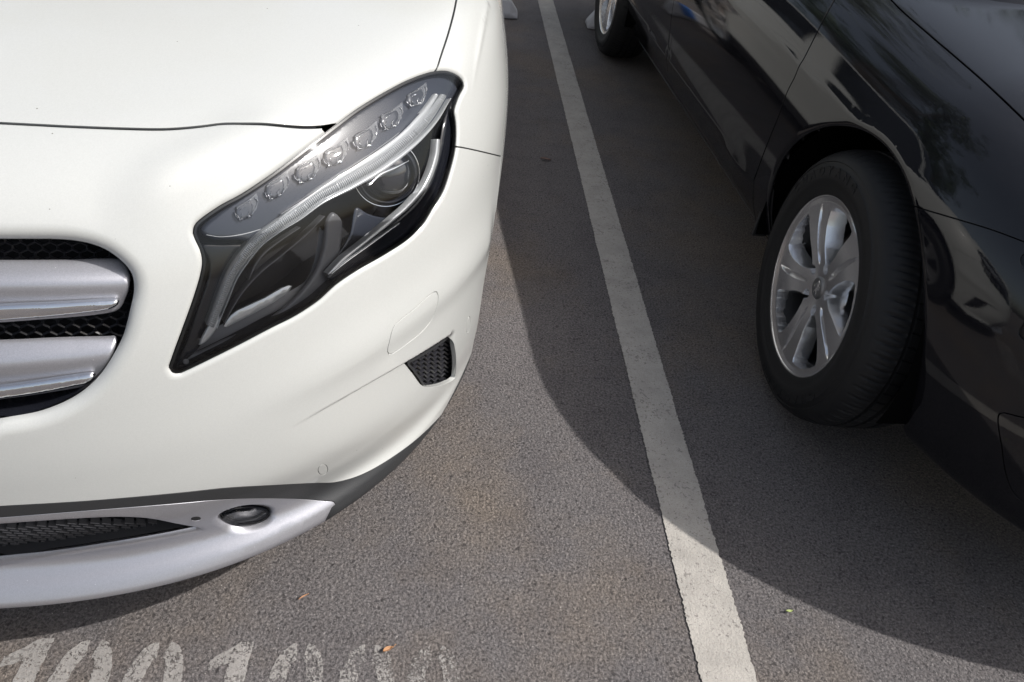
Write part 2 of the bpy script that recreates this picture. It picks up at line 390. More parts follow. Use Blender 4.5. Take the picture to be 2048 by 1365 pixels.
def flange(P, N, T, profile, skip=None):
    """close a triangulated sheet along its rim: profile = [(out, down), ...]; returns V, Nrm, F"""
    T = np.asarray(T); E = {}
    for a, b, c in T.tolist():
        for e in ((a, b), (b, c), (c, a)): E[e] = 1
    be = [e for e in E if (e[1], e[0]) not in E]
    if skip is not None: be = [e for e in be if not (skip[e[0]] and skip[e[1]])]
    out = {}
    for a, b in be:
        d = P[b] - P[a]; o = np.cross(d, N[a] + N[b]); o = o / max(np.linalg.norm(o), 1e-12)
        for v in (a, b): out[v] = out.get(v, 0) + o
    V = list(P); NN = list(N); F = T.tolist(); ring = {}
    for v, o in out.items():
        o = o / max(np.linalg.norm(o), 1e-9); n = N[v]; ids = [v]
        for k, (w, dn) in enumerate(profile):
            V.append(P[v] + o * w - n * dn)
            NN.append(unit(n * max(0, 1 - (k + 1) / 2.) + o)); ids.append(len(V) - 1)
        ring[v] = ids
    for a, b in be:
        ra, rb = ring[a], ring[b]
        for k in range(len(profile)): F.append([rb[k], ra[k], ra[k+1], rb[k+1]])
    return np.array(V), np.array(NN), F
def orient(P, N, T):
    T = np.array(T); g = np.cross(P[T[:, 1]] - P[T[:, 0]], P[T[:, 2]] - P[T[:, 0]])
    f = (g * N[T].sum(1)).sum(1) < 0; T[f] = T[f][:, ::-1]; return T
def trinormals(P, T, ref):
    g = np.cross(P[T[:, 1]] - P[T[:, 0]], P[T[:, 2]] - P[T[:, 0]]); g[(g * ref[T].sum(1)).sum(1) < 0] *= -1
    N = np.zeros_like(P)
    for k in range(3): np.add.at(N, T[:, k], g)
    return unit(N)
RIM = [(.0003, .0003), (.0006, .0011)]
def cdt(pts, polys, eps=1e-6):
    V = [Vector(p) for p in pts]; F = []
    for q in polys:
        q = np.asarray(q, float)
        if np.dot(q[:, 0], np.roll(q[:, 1], -1)) - np.dot(q[:, 1], np.roll(q[:, 0], -1)) < 0: q = q[::-1]
        i0 = len(V); V += [Vector(p) for p in q]; F.append(list(range(i0, i0 + len(q))))
    r = delaunay_2d_cdt(V, [], F, 0, eps)
    v = np.array([tuple(x) for x in r[0]]); f = [x for x in r[2]]; o = r[5]
    return v, f, o
def panels(B, holes, gaps, vmax, umax, h=.014, fine_u=1.6, lines=()):
    """cut the body sheet; returns components as (uv, tris)"""
    g1 = np.arange(0, min(fine_u, umax), h); g2 = np.arange(fine_u, umax, .05)
    g = np.concatenate([g1, g2]) if umax > fine_u else g1
    V = np.arange(0, vmax, h); gu, gv = np.meshgrid(g, V); pts = np.stack([gu.ravel(), gv.ravel()], -1)
    def ext(l):
        a, b = unit(l[0] - l[2]) * .006, unit(l[-1] - l[-3]) * .006; return np.vstack([[l[0] + a], l, [l[-1] + b]])
    gaps = [(l if np.linalg.norm(l[0] - l[-2]) < 1e-9 else ext(l), w) for l, w in gaps]
    polys = [np.asarray(p) for p in holes]; nh = len(polys)
    for l, w in gaps:
        if np.linalg.norm(l[0] - l[-2]) < 1e-9: polys += [offset_line(l[:-2], w / 2, True), offset_line(l[:-2], -w / 2, True)]
        else: polys.append(ribbon(l, w))
    extra = []
    for l, cl in [(p, True) for p in holes] + [(l, False) for l, w in gaps] + [(l, False) for l in lines]:
        for o in (.0025, .005, .008, .012, .017, .024, .032): extra += [offset_line(l, o, cl), offset_line(l, -o, cl)]
    ex = np.vstack(extra); ex = ex[(ex[:, 0] > .002) & (ex[:, 1] > .002) & (ex[:, 0] < umax) & (ex[:, 1] < vmax)]
    # thin out near-duplicates
    key = np.round(ex / .0022).astype(int); _, i = np.unique(key, axis=0, return_index=True); ex = ex[i]
    dm = np.full(len(pts), 9.)
    for l, cl in [(p, True) for p in polys]: dm = np.minimum(dm, pdist(pts, l, cl)[0])
    pts = pts[(dm > .004) | (pts[:, 0] == 0)]
    dm = np.full(len(ex), 9.)
    for l in polys: dm = np.minimum(dm, pdist(ex, l, True)[0])
    ex = ex[dm > .0011]
    pts = np.vstack([pts, ex, [[umax, 0], [umax, vmax], [0, vmax]], np.stack([np.full(60, 0.), np.linspace(0, vmax, 60)], -1),
                     np.stack([np.full(60, umax), np.linspace(0, vmax, 60)], -1), np.stack([g, np.full(len(g), vmax)], -1)])
    v, f, o = cdt(pts, polys)
    T = [tuple(x) for x, oo in zip(f, o) if len(x) == 3 and not any(k < nh for k in oo)]
    T = np.array(T); c = v[T].mean(1); keep = (c[:, 1] > -1e-6) & (c[:, 0] > -1e-6)
    for l, w in gaps: keep &= pdist(c, l)[0] > w * .5
    T = T[keep]
    E = {}
    for i, (a, b, d) in enumerate(T.tolist()):
        for e in ((a, b), (b, d), (d, a)): E.setdefault((min(e), max(e)), []).append(i)
    par = list(range(len(T)))
    def find(x):
        while par[x] != x: par[x] = par[par[x]]; x = par[x]
        return x
    for l in E.values():
        if len(l) == 2:
            a, b = find(l[0]), find(l[1])
            if a != b: par[a] = b
    root = np.array([find(i) for i in range(len(T))])
    comps = {}
    for r in np.unique(root): comps[int(r)] = T[root == r]
    return v, comps, T, root
def seed_comp(v, T, root, uvp):
    a, b, c = v[T[:, 0]], v[T[:, 1]], v[T[:, 2]]
    def cr(p, q): return (q[:, 0] - p[:, 0]) * (uvp[1] - p[:, 1]) - (q[:, 1] - p[:, 1]) * (uvp[0] - p[:, 0])
    s1, s2, s3 = cr(a, b), cr(b, c), cr(c, a)
    k = np.where(((s1 >= 0) & (s2 >= 0) & (s3 >= 0)) | ((s1 <= 0) & (s2 <= 0) & (s3 <= 0)))[0]
    return int(root[k[0]]) if len(k) else None
def comp_mesh(B, v, T, depth=.012, mirror=False, sink=0.0, profile=None):
    ids, inv = np.unique(T, return_inverse=True); T2 = inv.reshape(T.shape); uvp = v[ids]
    P, N = B.FN(uvp)
    if sink: P = P - N * sink
    T2 = orient(P, N, T2)
    pf = profile or (RIM + [(.0006, depth)])
    V, NN, F = flange(P, N, T2, pf, skip=(uvp[:, 0] < 1e-5))
    if mirror:
        n = len(V); V2 = B_mirror(B, V); N2 = B_mirror(B, NN, True)
        V = np.vstack([V, V2]); NN = np.vstack([NN, N2]); F = F + [[i + n for i in f[::-1]] for f in F]
    return V, NN, F
def B_mirror(B, V, vec=False):
    V = np.array(V); c, s = B.c, B.s_; X = V.copy()
    px = V[:, 0] - (0 if vec else B.piv[0]); py = V[:, 1] - (0 if vec else B.piv[1])
    lx, ly = c * px + s * py, -s * px + c * py
    lx = (-lx) if vec else (2 * (B.xc - B.piv[0]) - lx)
    X[:, 0] = c * lx - s * ly + (0 if vec else B.piv[0]); X[:, 1] = s * lx + c * ly + (0 if vec else B.piv[1])
    return X

def patch(B, name, poly, mat, parent, depth=.0, thick=.002, pillow=0, pw=12, step=7, cl=True, mirror=False, edge=(.0006, .0004), smoothpoly=True, holes=(), bulge=None):
    """piece traced on the body surface sunk by depth, with real thickness and a rounded rim"""
    q = crv(poly, True, 5) if smoothpoly else np.asarray(poly, float)
    lo, hi = q.min(0), q.max(0)
    g = np.stack(np.meshgrid(np.arange(lo[0], hi[0], step), np.arange(lo[1], hi[1], step)), -1).reshape(-1, 2)
    g = g[inside(g, q)]
    if len(g): g = g[pdist(g, q, True)[0] > step * .5]
    if pillow:
        for o in (1.5, 3.5, 6, 9):
            if o < pw:
                for sg in (o, -o):
                    r = offset_line(q, sg, True); r = r[inside(r, q)]; r = r[pdist(r, q, True)[0] > o * .8] if len(r) else r
                    if len(r): g = np.vstack([g, r]) if len(g) else r
        key = np.round(g / 1.3).astype(int); _, i = np.unique(key, axis=0, return_index=True); g = g[i]
    for hq in holes: g = g[~inside(g, hq)]
    v, f, o = cdt(g if len(g) else q[:1], [q] + list(holes), 1e-4)
    T = np.array([x for x, oo in zip(f, o) if 0 in oo and not any(k in oo for k in range(1, 1 + len(holes))) and len(x) == 3])
    P, N = B.px_pos(v, depth)
    if pillow or bulge:
        d = pdist(v, q, True)[0]; 
        hgt = np.zeros(len(v))
        if pillow: hgt = pillow * np.sqrt(np.clip(1 - (1 - np.clip(d / pw, 0, 1)) ** 2, 0, 1))
        if bulge: hgt = hgt + bulge(v)
        P = P + N * hgt[:, None]
    T = orient(P, N, T)
    if pillow or bulge: N2 = trinormals(P, T, N)
    else: N2 = N
    V, NN, F = flange(P, N2, T, [edge, (edge[0] * 1.4, thick)])
    if mirror:
        n = len(V); V = np.vstack([V, B_mirror(B, V)]); NN = np.vstack([NN, B_mirror(B, NN, True)]); F = F + [[i + n for i in f_[::-1]] for f_ in F]
    return meshobj(name, V, F, mat, parent, NN)
def strip_poly(pts, widths):
    c = crv(pts, False, 5); k = np.linspace(0, 1, len(c)); w = np.interp(k, np.linspace(0, 1, len(widths)), widths)
    t = unit(np.gradient(c, axis=0)); n = np.stack([-t[:, 1], t[:, 0]], -1)
    return np.vstack([c + n * w[:, None] / 2, (c - n * w[:, None] / 2)[::-1]])
# ------------------------------------------------------------------ ground, markings
def wpx(px, py, z=0.0):
    d = rays([(px, py)])[0]; return CAM + d * ((z - CAM[2]) / d[2])
def ground():
    bm = bmesh.new(); s = 90
    vs = [bm.verts.new(v) for v in ((-s, -s, 0), (s, -s, 0), (s, s, 0), (-s, s, 0))]; bm.faces.new(vs)
    props(bmobj('ground', bm, M_ASPH), kind='structure')
ground()
def flatpoly(name, polys, z, mat, kind='structure'):
    V, F = [], []
    for q in polys:
        q = np.asarray(q, float); v, f, o = cdt(q[:1], [q], 1e-6)
        n = len(V); V += [(a[0], a[1], z) for a in v]; F += [[i + n for i in x] for x, oo in zip(f, o) if oo]
    F2 = []
    for f in F:
        a, b, c = [np.array(V[i][:2]) for i in f[:3]]
        F2.append(f if (b - a)[0] * (c - a)[1] - (b - a)[1] * (c - a)[0] > 0 else f[::-1])
    return props(meshobj(name, V, F2, mat, smooth=False), kind=kind)
def ragged(y0, y1, x0, x1, step=.004, amp=.0011):
    n = int((y1 - y0) / step); y = np.linspace(y0, y1, n)
    def edge(x):
        r = rng.normal(0, 1, n); r2 = np.convolve(rng.normal(0, 1, n), np.ones(25) / 5, 'same'); return x + amp * (r * 1.15 + r2 * .4)
    l, r = edge(x0), edge(x1)
    return np.vstack([np.stack([l, y], -1), np.stack([r, y], -1)[::-1]])
XL, XR = .505, .611
flatpoly('parking_line', [ragged(.2, 5.5, XL, XR)], .003, M_LINE)
flatpoly('parking_line', [ragged(.2, 5.5, XL - 2.5, XR - 2.5, .02)], .003, M_LINE)
flatpoly('parking_line', [ragged(.2, 5.5, XL + 2.55, XR + 2.55, .02)], .003, M_LINE)
# stencilled bay number 1001000
def zero(cx, top, w=.096, h=.21, st=.033):
    out = []
    for sg in (-1, 1):
        a = np.linspace(math.radians(90 - 5), math.radians(-90 + 5), 24)
        def se(A, Bv, t, off): c, s = np.cos(t), np.sin(t); return np.stack([sg * (off + A * np.abs(c) ** .8), Bv * np.sign(s) * np.abs(s) ** .75], -1)
        o = se(w / 2 - .003, h / 2, a, .003); i = se(w / 2 - st, h / 2 - st * .9, a, .003)
        out.append(np.vstack([o, i[::-1]]) + [cx, top - h / 2])
    return out
def one(cx, top, h=.21, st=.033):
    x = cx + .014
    return [np.array([(x, top), (x - .02, top), (x - .065, top - .035), (x - .065, top - .052), (x - st, top - .04), (x - st, top - h), (x, top - h)])]
dig = []
for c, k in ((-.645, 1), (-.563, 0), (-.447, 0), (-.312, 1), (-.213, 0), (-.094, 0), (.022, 0)):
    dig += one(c, .638) if k else zero(c, .636)
dig2 = []
for q in dig:   # roughened outlines
    m = len(q); L = []
    for i in range(m):
        a, b = q[i], q[(i + 1) % m]; k = max(1, int(np.linalg.norm(b - a) / .005))
        for j in range(k): L.append(a + (b - a) * j / k + rng.normal(0, .0009, 2))
    dig2.append(np.array(L))
flatpoly('painted_numbers', dig2, .0022, M_DIGIT)
far = []
for q in zero(1.20, .640) : far.append(q)
flatpoly('painted_numbers', far, .0022, M_FAINT)

# ------------------------------------------------------------------ white car
WR = [(.168, .175, .645, .79, 2.5), (.184, .20, .594, .861, 2.5), (.200, .225, .575, .883, 2.5), (.220, .26, .586, .893, 2.5), (.252, .30, .618, .902, 2.5),
      (.325, .37, .587, .905, 2.5), (.39, .445, .562, .903, 2.5), (.48, .56, .562, .903, 2.5), (.56, .66, .568, .900, 2.45), (.66, .75, .583, .895, 2.4),
      (.76, .83, .61, .880, 2.35), (.82, .89, .645, .860, 2.3), (.857, .93, .70, .825, 2.3), (.885, .955, .78, .760, 2.3), (.925, .975, .93, .640, 2.3),
      (.965, .995, 1.15, .48, 2.3), (1.0, 1.01, 1.40, .30, 2.3), (1.02, 1.02, 1.60, .10, 2.3)]
WB = Body(-.791, 1.52, 4.25, 4.98, WR, +1)
HUBY = 1.50
white = empty('white_car', (-.80, 2.8, 0))
props(white, 'white compact SUV parked nose out on the left with a silver slatted grille', 'car')

HL = [(387,458),(392,447),(437,413),(484,387),(545,346),(591,311),(644,270),(671,249),(715,216),(776,179),(822,156),(865,142),(893,140),(915,147),(928,159),(932,171),
      (922,193),(913,222),(915.5,240),(917,265),(914.5,301),(905,341),(890,385),(865,425),(853,445),(822,478),(776,509),(715,544),(675,571),(638,604),(591,635),(545,658),(484,690),(422,721),(376,743),
      (358,750),(345,748),(338,739),(343,721),(364,663),(385,605),(401,552),(405,525),(401,503),(391,481),(386,467)]
HOODGAP = [(0,246),(68,249.5),(137,253),(239,257),(325,259),(376,257),(410,254.6),(444,252),(495,254.6),(564,257),(615,256),(649,253),(668,250)]
FGAP = [(872,146),(881,116),(896,70),(908,25),(913,0)]
BGAP = [(914,293.5),(935,297.5),(960,303),(985,309),(1002,313)]
GR = [(0,477.5),(60,478),(108,479),(148,483),(185,492),(215,506),(240,525),(258,545),(266,563),(268,588),(261,625),(246,680),(228,717),(200,760),(172,788),(138,811),(77,836),(0,851)]
WLINE = [(0,1013),(176,1002.5),(352,987),(457,976),(527,972),(600,968),(633,966.5),(668,965.5),(713,954),(761,930),(826,885),(874,840),(905,803),(922,779),(938.5,733),(951,682),(957,650)]
SKID = [(0,1036),(176,1022),(352,1008),(430,1001),(492,998),(550,997.5),(598,999),(640,1001.5),(668,1004.5),(671,1009),(664,1015)]
INTK = [(0,1053),(70,1048),(141,1043),(200,1040),(246,1039),(299,1042),(352,1052),(380,1057),(397,1061),(380,1065),(316,1078),(211,1096),(105,1111.5),(0,1122)]
VENT = [(814,726),(832,715),(868,693),(893,675),(899,674),(905,679),(910,695),(913,721),(911.5,750),(909,758),(903,763),(880,774),(858,777.5),(850,776),(844,770),(836,757),(824,741)]
TOW = [(864,583),(868,582.5),(870.5,588),(870.5,600),(868.5,616),(864,635),(856,649),(841,666),(814,687.5),(784,707.5),(777,708.5),(773.5,702),(774,688),(778,664),(784,650),(795,639),(824,616),(852,591)]
def ell(cx, cy, a, b, ang=0, n=28):
    t = np.linspace(0, 2 * np.pi, n, endpoint=False); c, s = math.cos(math.radians(ang)), math.sin(math.radians(ang))
    x, y = a * np.cos(t), b * np.sin(t); return np.stack([cx + c * x - s * y, cy + s * x + c * y], -1)
FOG = [tuple(q) for q in ell(492, 1035, 52, 19.5, -6, 20)]
def uvp(px, closed=False, B=WB, step=6): return B.px_uv(crv(px, closed, step))
u_hl = uvp(HL, True)
def half_open(px, B=WB):
    """outline crossing the centre line (u=0): continue both ends to u=0 at the same v"""
    q = uvp(px, False, B); return np.vstack([[(-.002, q[0, 1])], q, [(-.002, q[-1, 1])]])
# extend off-frame pieces towards the centre line along gentle curves
def ext0(q, dv=0.0):
    n = max(2, int(q[0, 0] / .02)); k = np.linspace(0, 1, n, endpoint=False)
    sl = (q[3, 1] - q[0, 1]) / max(q[3, 0] - q[0, 0], 1e-4)
    u = k * q[0, 0]; d = q[0, 0] - u
    v = q[0, 1] - sl * (d - d ** 2 / (2 * q[0, 0])) + dv * (1 - k) ** 2
    e = np.stack([u, v], -1); e[0, 0] = -.002
    return np.vstack([e, q])
u_hood = ext0(uvp(HOODGAP))
u_gr_t = uvp(GR); i_mid = int(len(u_gr_t) / 2)
u_gr = np.vstack([ext0(u_gr_t[:i_mid]), ext0(u_gr_t[i_mid:][::-1])[::-1]])
u_int_t = uvp(INTK); k = int(np.argmax(u_int_t[:, 0]))
u_int = np.vstack([ext0(u_int_t[:k + 1]), ext0(u_int_t[k + 1:][::-1])[::-1]])
u_wl = ext0(uvp(WLINE)); u_sk = ext0(uvp(SKID))
u_vent = uvp(VENT, True, step=4); u_tow = uvp(TOW, True, step=4); u_fog = uvp(FOG, True, step=4)
u_fg = uvp(FGAP); u_bg = uvp(BGAP)
# continue the wing/bonnet gap back to the scuttle, the wing/bumper gap down to the arch, cladding edge round the arch
s_, t_ = WB.st(u_fg[-1:]); 
tl = np.linspace(0, 1, 30)[1:]
ufl = u_fg[-1] + np.outer(tl, [0, 0]); 
dv0 = unit(u_fg[-1] - u_fg[-6]); ufl = u_fg[-1] + np.outer(tl * .9, dv0) ; ufl[:, 1] = u_fg[-1, 1] + (ufl[:, 1] - u_fg[-1, 1]) * (1 - .45 * tl)
u_fg = np.vstack([u_fg, ufl, [(ufl[-1, 0] + .02, WB.vt[-1] + .004)]])
def side_uv(B, pts, sgn=1):
    O = np.array([(B.xc + B.side * 1.6, y, z) for y, z in pts]); D = np.tile([-B.side, 0., 0.], (len(pts), 1))
    if B.piv != (0, 0) or B.s_:
        loc = O.copy(); px, py = O[:, 0] - B.piv[0], O[:, 1] - B.piv[1]
        O = np.stack([B.piv[0] + B.c * px - B.s_ * py, B.piv[1] + B.s_ * px + B.c * py, loc[:, 2]], -1); D = np.tile([-B.side * B.c, -B.side * B.s_, 0.], (len(pts), 1))
    s, t = B.cast(O, D); return B.uv(s, t)
def arch_poly(B, hy, hz, R, n=150):
    a = np.linspace(math.radians(180 + 28), math.radians(-28), n)
    q = side_uv(B, np.stack([hy + R * np.cos(a), hz + R * np.sin(a)], -1))
    q = q[~np.isnan(q[:, 0])]
    return np.vstack([[(q[0, 0], -.002)], q, [(q[-1, 0], -.002)]])
u_arF = arch_poly(WB, HUBY, .345, .372); u_arR = arch_poly(WB, HUBY + 2.699, .345, .372)
arc = np.linspace(math.radians(178), math.radians(95), 10)
# wing to bumper gap runs from lamp to arch
pe = u_bg[-1]; tgt = side_uv(WB, [(HUBY - .325, .50)])[0]
u_bg = np.vstack([u_bg, pe + (tgt - pe) * np.linspace(.1, 1.04, 10)[:, None]])
# cladding edge meets the arch
pe = u_wl[-1]; tgt = side_uv(WB, [(HUBY - .345, .40)])[0]
u_wl = np.vstack([u_wl, pe + (tgt - pe) * np.linspace(.15, 1.02, 8)[:, None]])
# silver skid end: close it to the bottom edge
u_sk = np.vstack([u_sk, [(u_sk[-1, 0] - .004, u_sk[-1, 1] - .03)], [(u_sk[-1, 0] - .03, -.002)]])
# --- sculpting of the bumper skin (metres outward)
def roll(poly, r, amt=1.0, closed=True):
    def f(q):
        d, _, _ = pdist(q, poly, closed); ins = inside(q, poly) if closed else np.zeros(len(q), bool)
        d = np.where(ins, 0, d); return -amt * r * (1 - np.sqrt(np.clip(1 - (1 - np.clip(d / r, 0, 1)) ** 2, 0, 1)))
    return f
WB.disp.append(roll(u_gr, .018, .8))
hl_top = u_hl.copy()
WB.disp.append(roll(u_hl, .007, .55))
WB.disp.append(roll(u_fog, .012, .9)); WB.disp.append(roll(u_int, .010, .7))
# scoop leading to the side vent
E1 = uvp([(575,856),(610,838),(680,798),(750,760),(815,723),(868,690),(899,671)], step=5)
LOW = uvp([(560,905),(640,908),(720,893),(800,850),(860,812),(900,785),(925,750)], step=5)
def vat(q, L):
    c = L[:, 0].mean(); w = np.ptp(L[:, 0]) / 2 * 1.15
    p = np.polynomial.polynomial.polyfit((L[:, 0] - c) / w, L[:, 1], 4)
    return q[:, 1] - np.polynomial.polynomial.polyval(np.clip((q[:, 0] - c) / w, -1.1, 1.1), p)
def scoop(q):
    a, b = -vat(q, E1), vat(q, LOW); tot = np.maximum(a + b, 1e-4)
    w = np.interp(q[:, 0], [E1[0, 0], E1[0, 0] + .03, E1[-1, 0] - .12, E1[-1, 0]], [0, .06, .9, 1.0])
    f = sstep(a / .006) * (1 - sstep(a / tot) ** 1.2) * (1 - sstep((q[:, 0] - E1[-1, 0] - .002) / .022))
    return np.where((a > 0) & (b > 0), -.0105 * w * f, 0)
WB.disp.append(scoop)
def crease(px, amp, wid, f0=.15, f1=.85, below=1.0):
    L = uvp(px, step=25); L = L[np.argsort(L[:, 0])]
    def f(q):
        k = (q[:, 0] - L[0, 0]) / (L[-1, 0] - L[0, 0]); fade = sstep(k / f0) * (1 - sstep((k - f1) / (1 - f1))); d = vat(q, L)
        return amp * fade * np.where(d > 0, np.exp(-(d / wid) ** 2), np.exp(-(d / (wid * below)) ** 2))
    return f
WB.disp.append(crease([(420,850),(500,820),(600,772),(700,715),(800,650),(880,590),(930,545),(1000,440)], .0055, .045, .35, .9, .6))
WB.disp.append(crease([(180,420),(280,388),(330,362),(400,325),(470,288),(560,258),(640,240)], .0085, .034, .3, .70, 1.0))
WB.disp.append(crease([(940,215),(947,160),(956,110),(966,50),(976,0)], .0020, .008, .5, .9, 1.0))
# bonnet edge rolls down at its front shut line
WB.disp.append(roll(u_hood, .0045, .5, closed=False))

UMAX = float(np.interp(3.0, WB.ss, WB.us)) - .001; VMAX = float(WB.vt[-1]) - .001
vdoor = [1.52 + .62, 1.52 + 1.62]
def vline(B, y, z0, z1, n=24):
    return side_uv(B, np.stack([np.full(n, y), np.linspace(z0, z1, n)], -1))
# the A-pillar side door gaps (seen only in reflections)
def vgap(B, y):
    q = side_uv(B, [(y, .33)])[0]; n = 40; return np.stack([np.full(n, q[0]), np.linspace(q[1] - .004, B.vt[-1] + .003, n)], -1)
d1, d2 = vgap(WB, 2.08), vgap(WB, 3.12)
sills = side_uv(WB, np.stack([np.linspace(1.80, 3.88, 40), np.full(40, .33)], -1))
holes = [u_hl, u_gr, u_int, u_vent, u_fog, u_arF, u_arR]
tri_gap = uvp([(643,258),(650,264),(658,262),(672,250),(668,247.5),(655,253)], True, step=3)
gaps = [(u_hood, .0046), (u_fg, .0046), (u_bg, .0030), (u_wl, .0016), (u_sk, .0016), (np.vstack([u_tow, u_tow[:2]]), .0019),
        (d1, .005), (d2, .005), (sills, .004)]
for c in (ell(646, 940, 9.5, 10.5, 20), ell(937, 650, 3.6, 16, 8)):
    q = WB.px_uv(c); gaps.append((np.vstack([q, q[:2]]), .0017))
def smoothed(L, off=0.0):
    u = np.linspace(L[:, 0].min(), L[:, 0].max(), 160); z = np.stack([u, np.zeros(160)], -1); return np.stack([u, -vat(z, L) + off], -1)
v, comps, T, root = panels(WB, holes + [tri_gap], gaps, VMAX, UMAX, lines=[smoothed(E1), smoothed(E1, -.003), smoothed(E1, -.006), smoothed(E1, .0015), smoothed(E1, -.0015), smoothed(LOW), uvp([(940,215),(947,160),(956,110),(966,50),(976,0)], step=8)])
def seed(px): return seed_comp(v, T, root, WB.px_uv([px])[0])
seeds = {'bonnet': (300, 100), 'front_bumper': (300, 350), 'front_wing': (960, 150), 'lower_cladding': (350, 997), 'silver_skid_plate': (200, 1150),
         'towing_cover': (820, 650), 'parking_sensor': (646, 940)}
got = {k_: seed(p_) for k_, p_ in seeds.items()}
got['side_sensor'] = seed((937, 650))
got['door'] = seed_comp(v, T, root, side_uv(WB, [(2.6, .6)])[0])
print('WHITE comps', {k_: (g, len(comps.get(g, []))) for k_, g in got.items()}, 'total', len(comps), sorted([len(c) for c in comps.values()])[-12:])
inv = {}
for k_, g in got.items(): inv.setdefault(g, k_)
wparts = {}
mats = {'lower_cladding': M_CLAD, 'silver_skid_plate': M_SILVER, 'parking_sensor': M_WHITE}
rest = []
for g, c in comps.items():
    if g in inv:
        nm = inv[g]; mir = nm in ('bonnet', 'front_bumper', 'lower_cladding', 'silver_skid_plate')
        V_, N_, F_ = comp_mesh(WB, v, c, mirror=mir, depth=.009)
        o = meshobj('parking_sensor' if nm == 'side_sensor' else nm, V_, F_, mats.get(nm, M_WHITE), white, N_); wparts[nm] = o
    elif len(c) > 300: rest.append((len(c), g, c))
for nchk, g, c in rest:
    uvc = v[np.unique(c)]; s0, t0 = WB.st(uvc); print('rest comp', nchk, 's', s0.min().round(2), s0.max().round(2), 't', t0.min().round(1), t0.max().round(1))
    V_, N_, F_ = comp_mesh(WB, v, c); nm = 'rear_body' if s0.max() > 2 else 'sill'
    for Vx, Fx in ((V_, F_), (B_mirror(WB, V_), [f[::-1] for f in F_])): meshobj(nm, Vx, Fx, M_WHITE if nm == 'rear_body' else M_CLAD, white)
for nm in ('front_wing', 'door'):
    if nm in wparts:
        me = wparts[nm].data; V_ = B_mirror(WB, np.array([tuple(x.co) for x in me.vertices])); F_ = [list(p.vertices)[::-1] for p in me.polygons]
        meshobj(nm, V_, F_, M_WHITE, white)
for nm in ('parking_sensor', 'side_sensor', 'towing_cover'):
    if nm in wparts: wparts[nm].parent = wparts['front_bumper']; wparts[nm].matrix_parent_inverse = wmat(wparts['front_bumper']).inverted()
# matt black sheet added just under the skin, giving the gaps their shade
def under(B, name, sink, parent, u0, u1, v0, v1, du=.014, excl=(), mirror=True):
    gu, gv = np.meshgrid(np.concatenate([np.arange(u0, 1.7, du), np.arange(1.7, u1, .05)]), np.arange(v0, v1, .012), indexing='ij'); q = np.stack([gu.ravel(), gv.ravel()], -1)
    P, Nn = B.FN(q); P = P - Nn * sink
    idx = np.arange(gu.size).reshape(gu.shape); F = np.stack([idx[:-1, :-1], idx[1:, :-1], idx[1:, 1:], idx[:-1, 1:]], -1).reshape(-1, 4)
    cen = q[F].mean(1); keep = np.ones(len(F), bool)
    for k_e, e in enumerate(excl): keep &= ~(inside(cen, e) | (pdist(cen, e, True)[0] < (.036 if e is u_gr else .014)))
    F = F[keep]
    if B.side < 0: F = F[:, ::-1]
    V = P; Fl = F.tolist()
    if mirror: n = len(V); V = np.vstack([V, B_mirror(B, V)]); Fl = Fl + [[i + n for i in f[::-1]] for f in Fl]
    return meshobj(name, V, Fl, M_DARK, parent)
under(WB, 'gap_shade_sheet', .0042, white, .0, UMAX, .02, VMAX, excl=[u_hl, u_gr, u_int, u_vent, u_arF, u_arR, u_fog, np.vstack([E1, LOW[::-1]]), np.vstack([[(-.02, -.02)], [(-.02, u_sk[0, 1] + .01)], u_sk, [(u_sk[-1, 0], -.02)]])])
# ------------------------------------------------------------------ headlight
hl = patch(WB, 'headlight', HL, M_DARK, white, depth=.105, thick=.004, step=12)
def wall(B, name, px, d0, d1, mat, parent, closed=True, n=5):
    """the side wall of a recess, following a traced outline from depth d0 to d1"""
    q = crv(px, closed, 6); s, t = B.cast(CAM, rays(q)); k = ~np.isnan(s); s, t = s[k], t[k]; P, N = B.FN(B.uv(s, t)); P0 = B.S(s, t); N0 = B.N(s, t)
    rows = [(P - N0 * d0) * (1 - k_) + (P0 - N0 * d1) * k_ for k_ in np.linspace(0, 1, n)]; m = len(P); V = np.vstack(rows); F = []
    for i in range(n - 1):
        for j in range(m if closed else m - 1):
            a, b = j, (j + 1) % m; F.append([i * m + a, i * m + b, (i + 1) * m + b, (i + 1) * m + a])
    return meshobj(name, V, F, mat, parent)
def inset(px, w):
    q = crv(px, True, 5); a = offset_line(q, w, True); b = offset_line(q, -w, True)
    area = lambda p: abs(np.dot(p[:, 0], np.roll(p[:, 1], 1)) - np.dot(p[:, 1], np.roll(p[:, 0], 1)))
    return a if area(a) < area(b) else b
hin = inset(HL, 2.6)
wall(WB, 'housing_wall', HL, .003, .100, M_GLOSSB, hl)
# rubber seal ring
def ring_band(B, name, px, w0, w1, depth, mat, parent, thick=.004):
    a, b = inset(px, w0), inset(px, w1)
    pa, na = B.px_pos(a, depth); pb, nb_ = B.px_pos(b, depth); m = len(pa); V = np.vstack([pa, pb, pb - nb_ * thick]); F = []
    for j in range(m):
        k = (j + 1) % m; F += [[j, k, m + k, m + j], [m + j, m + k, 2 * m + k, 2 * m + j]]
    return meshobj(name, V, F, mat, parent, smooth=False)
ring_band(WB, 'seal', HL, .6, 6.5, .0042, M_SEAL, hl)
lens = patch(WB, 'lens', hin, M_LENS, hl, depth=.0030, thick=.004, smoothpoly=False, step=9,
             bulge=lambda q: .015 * np.exp(-(((q[:, 0] - 800) / 125) ** 2 + ((q[:, 1] - 395) / 105) ** 2)) * sstep(pdist(q, hin, True)[0] / 55))
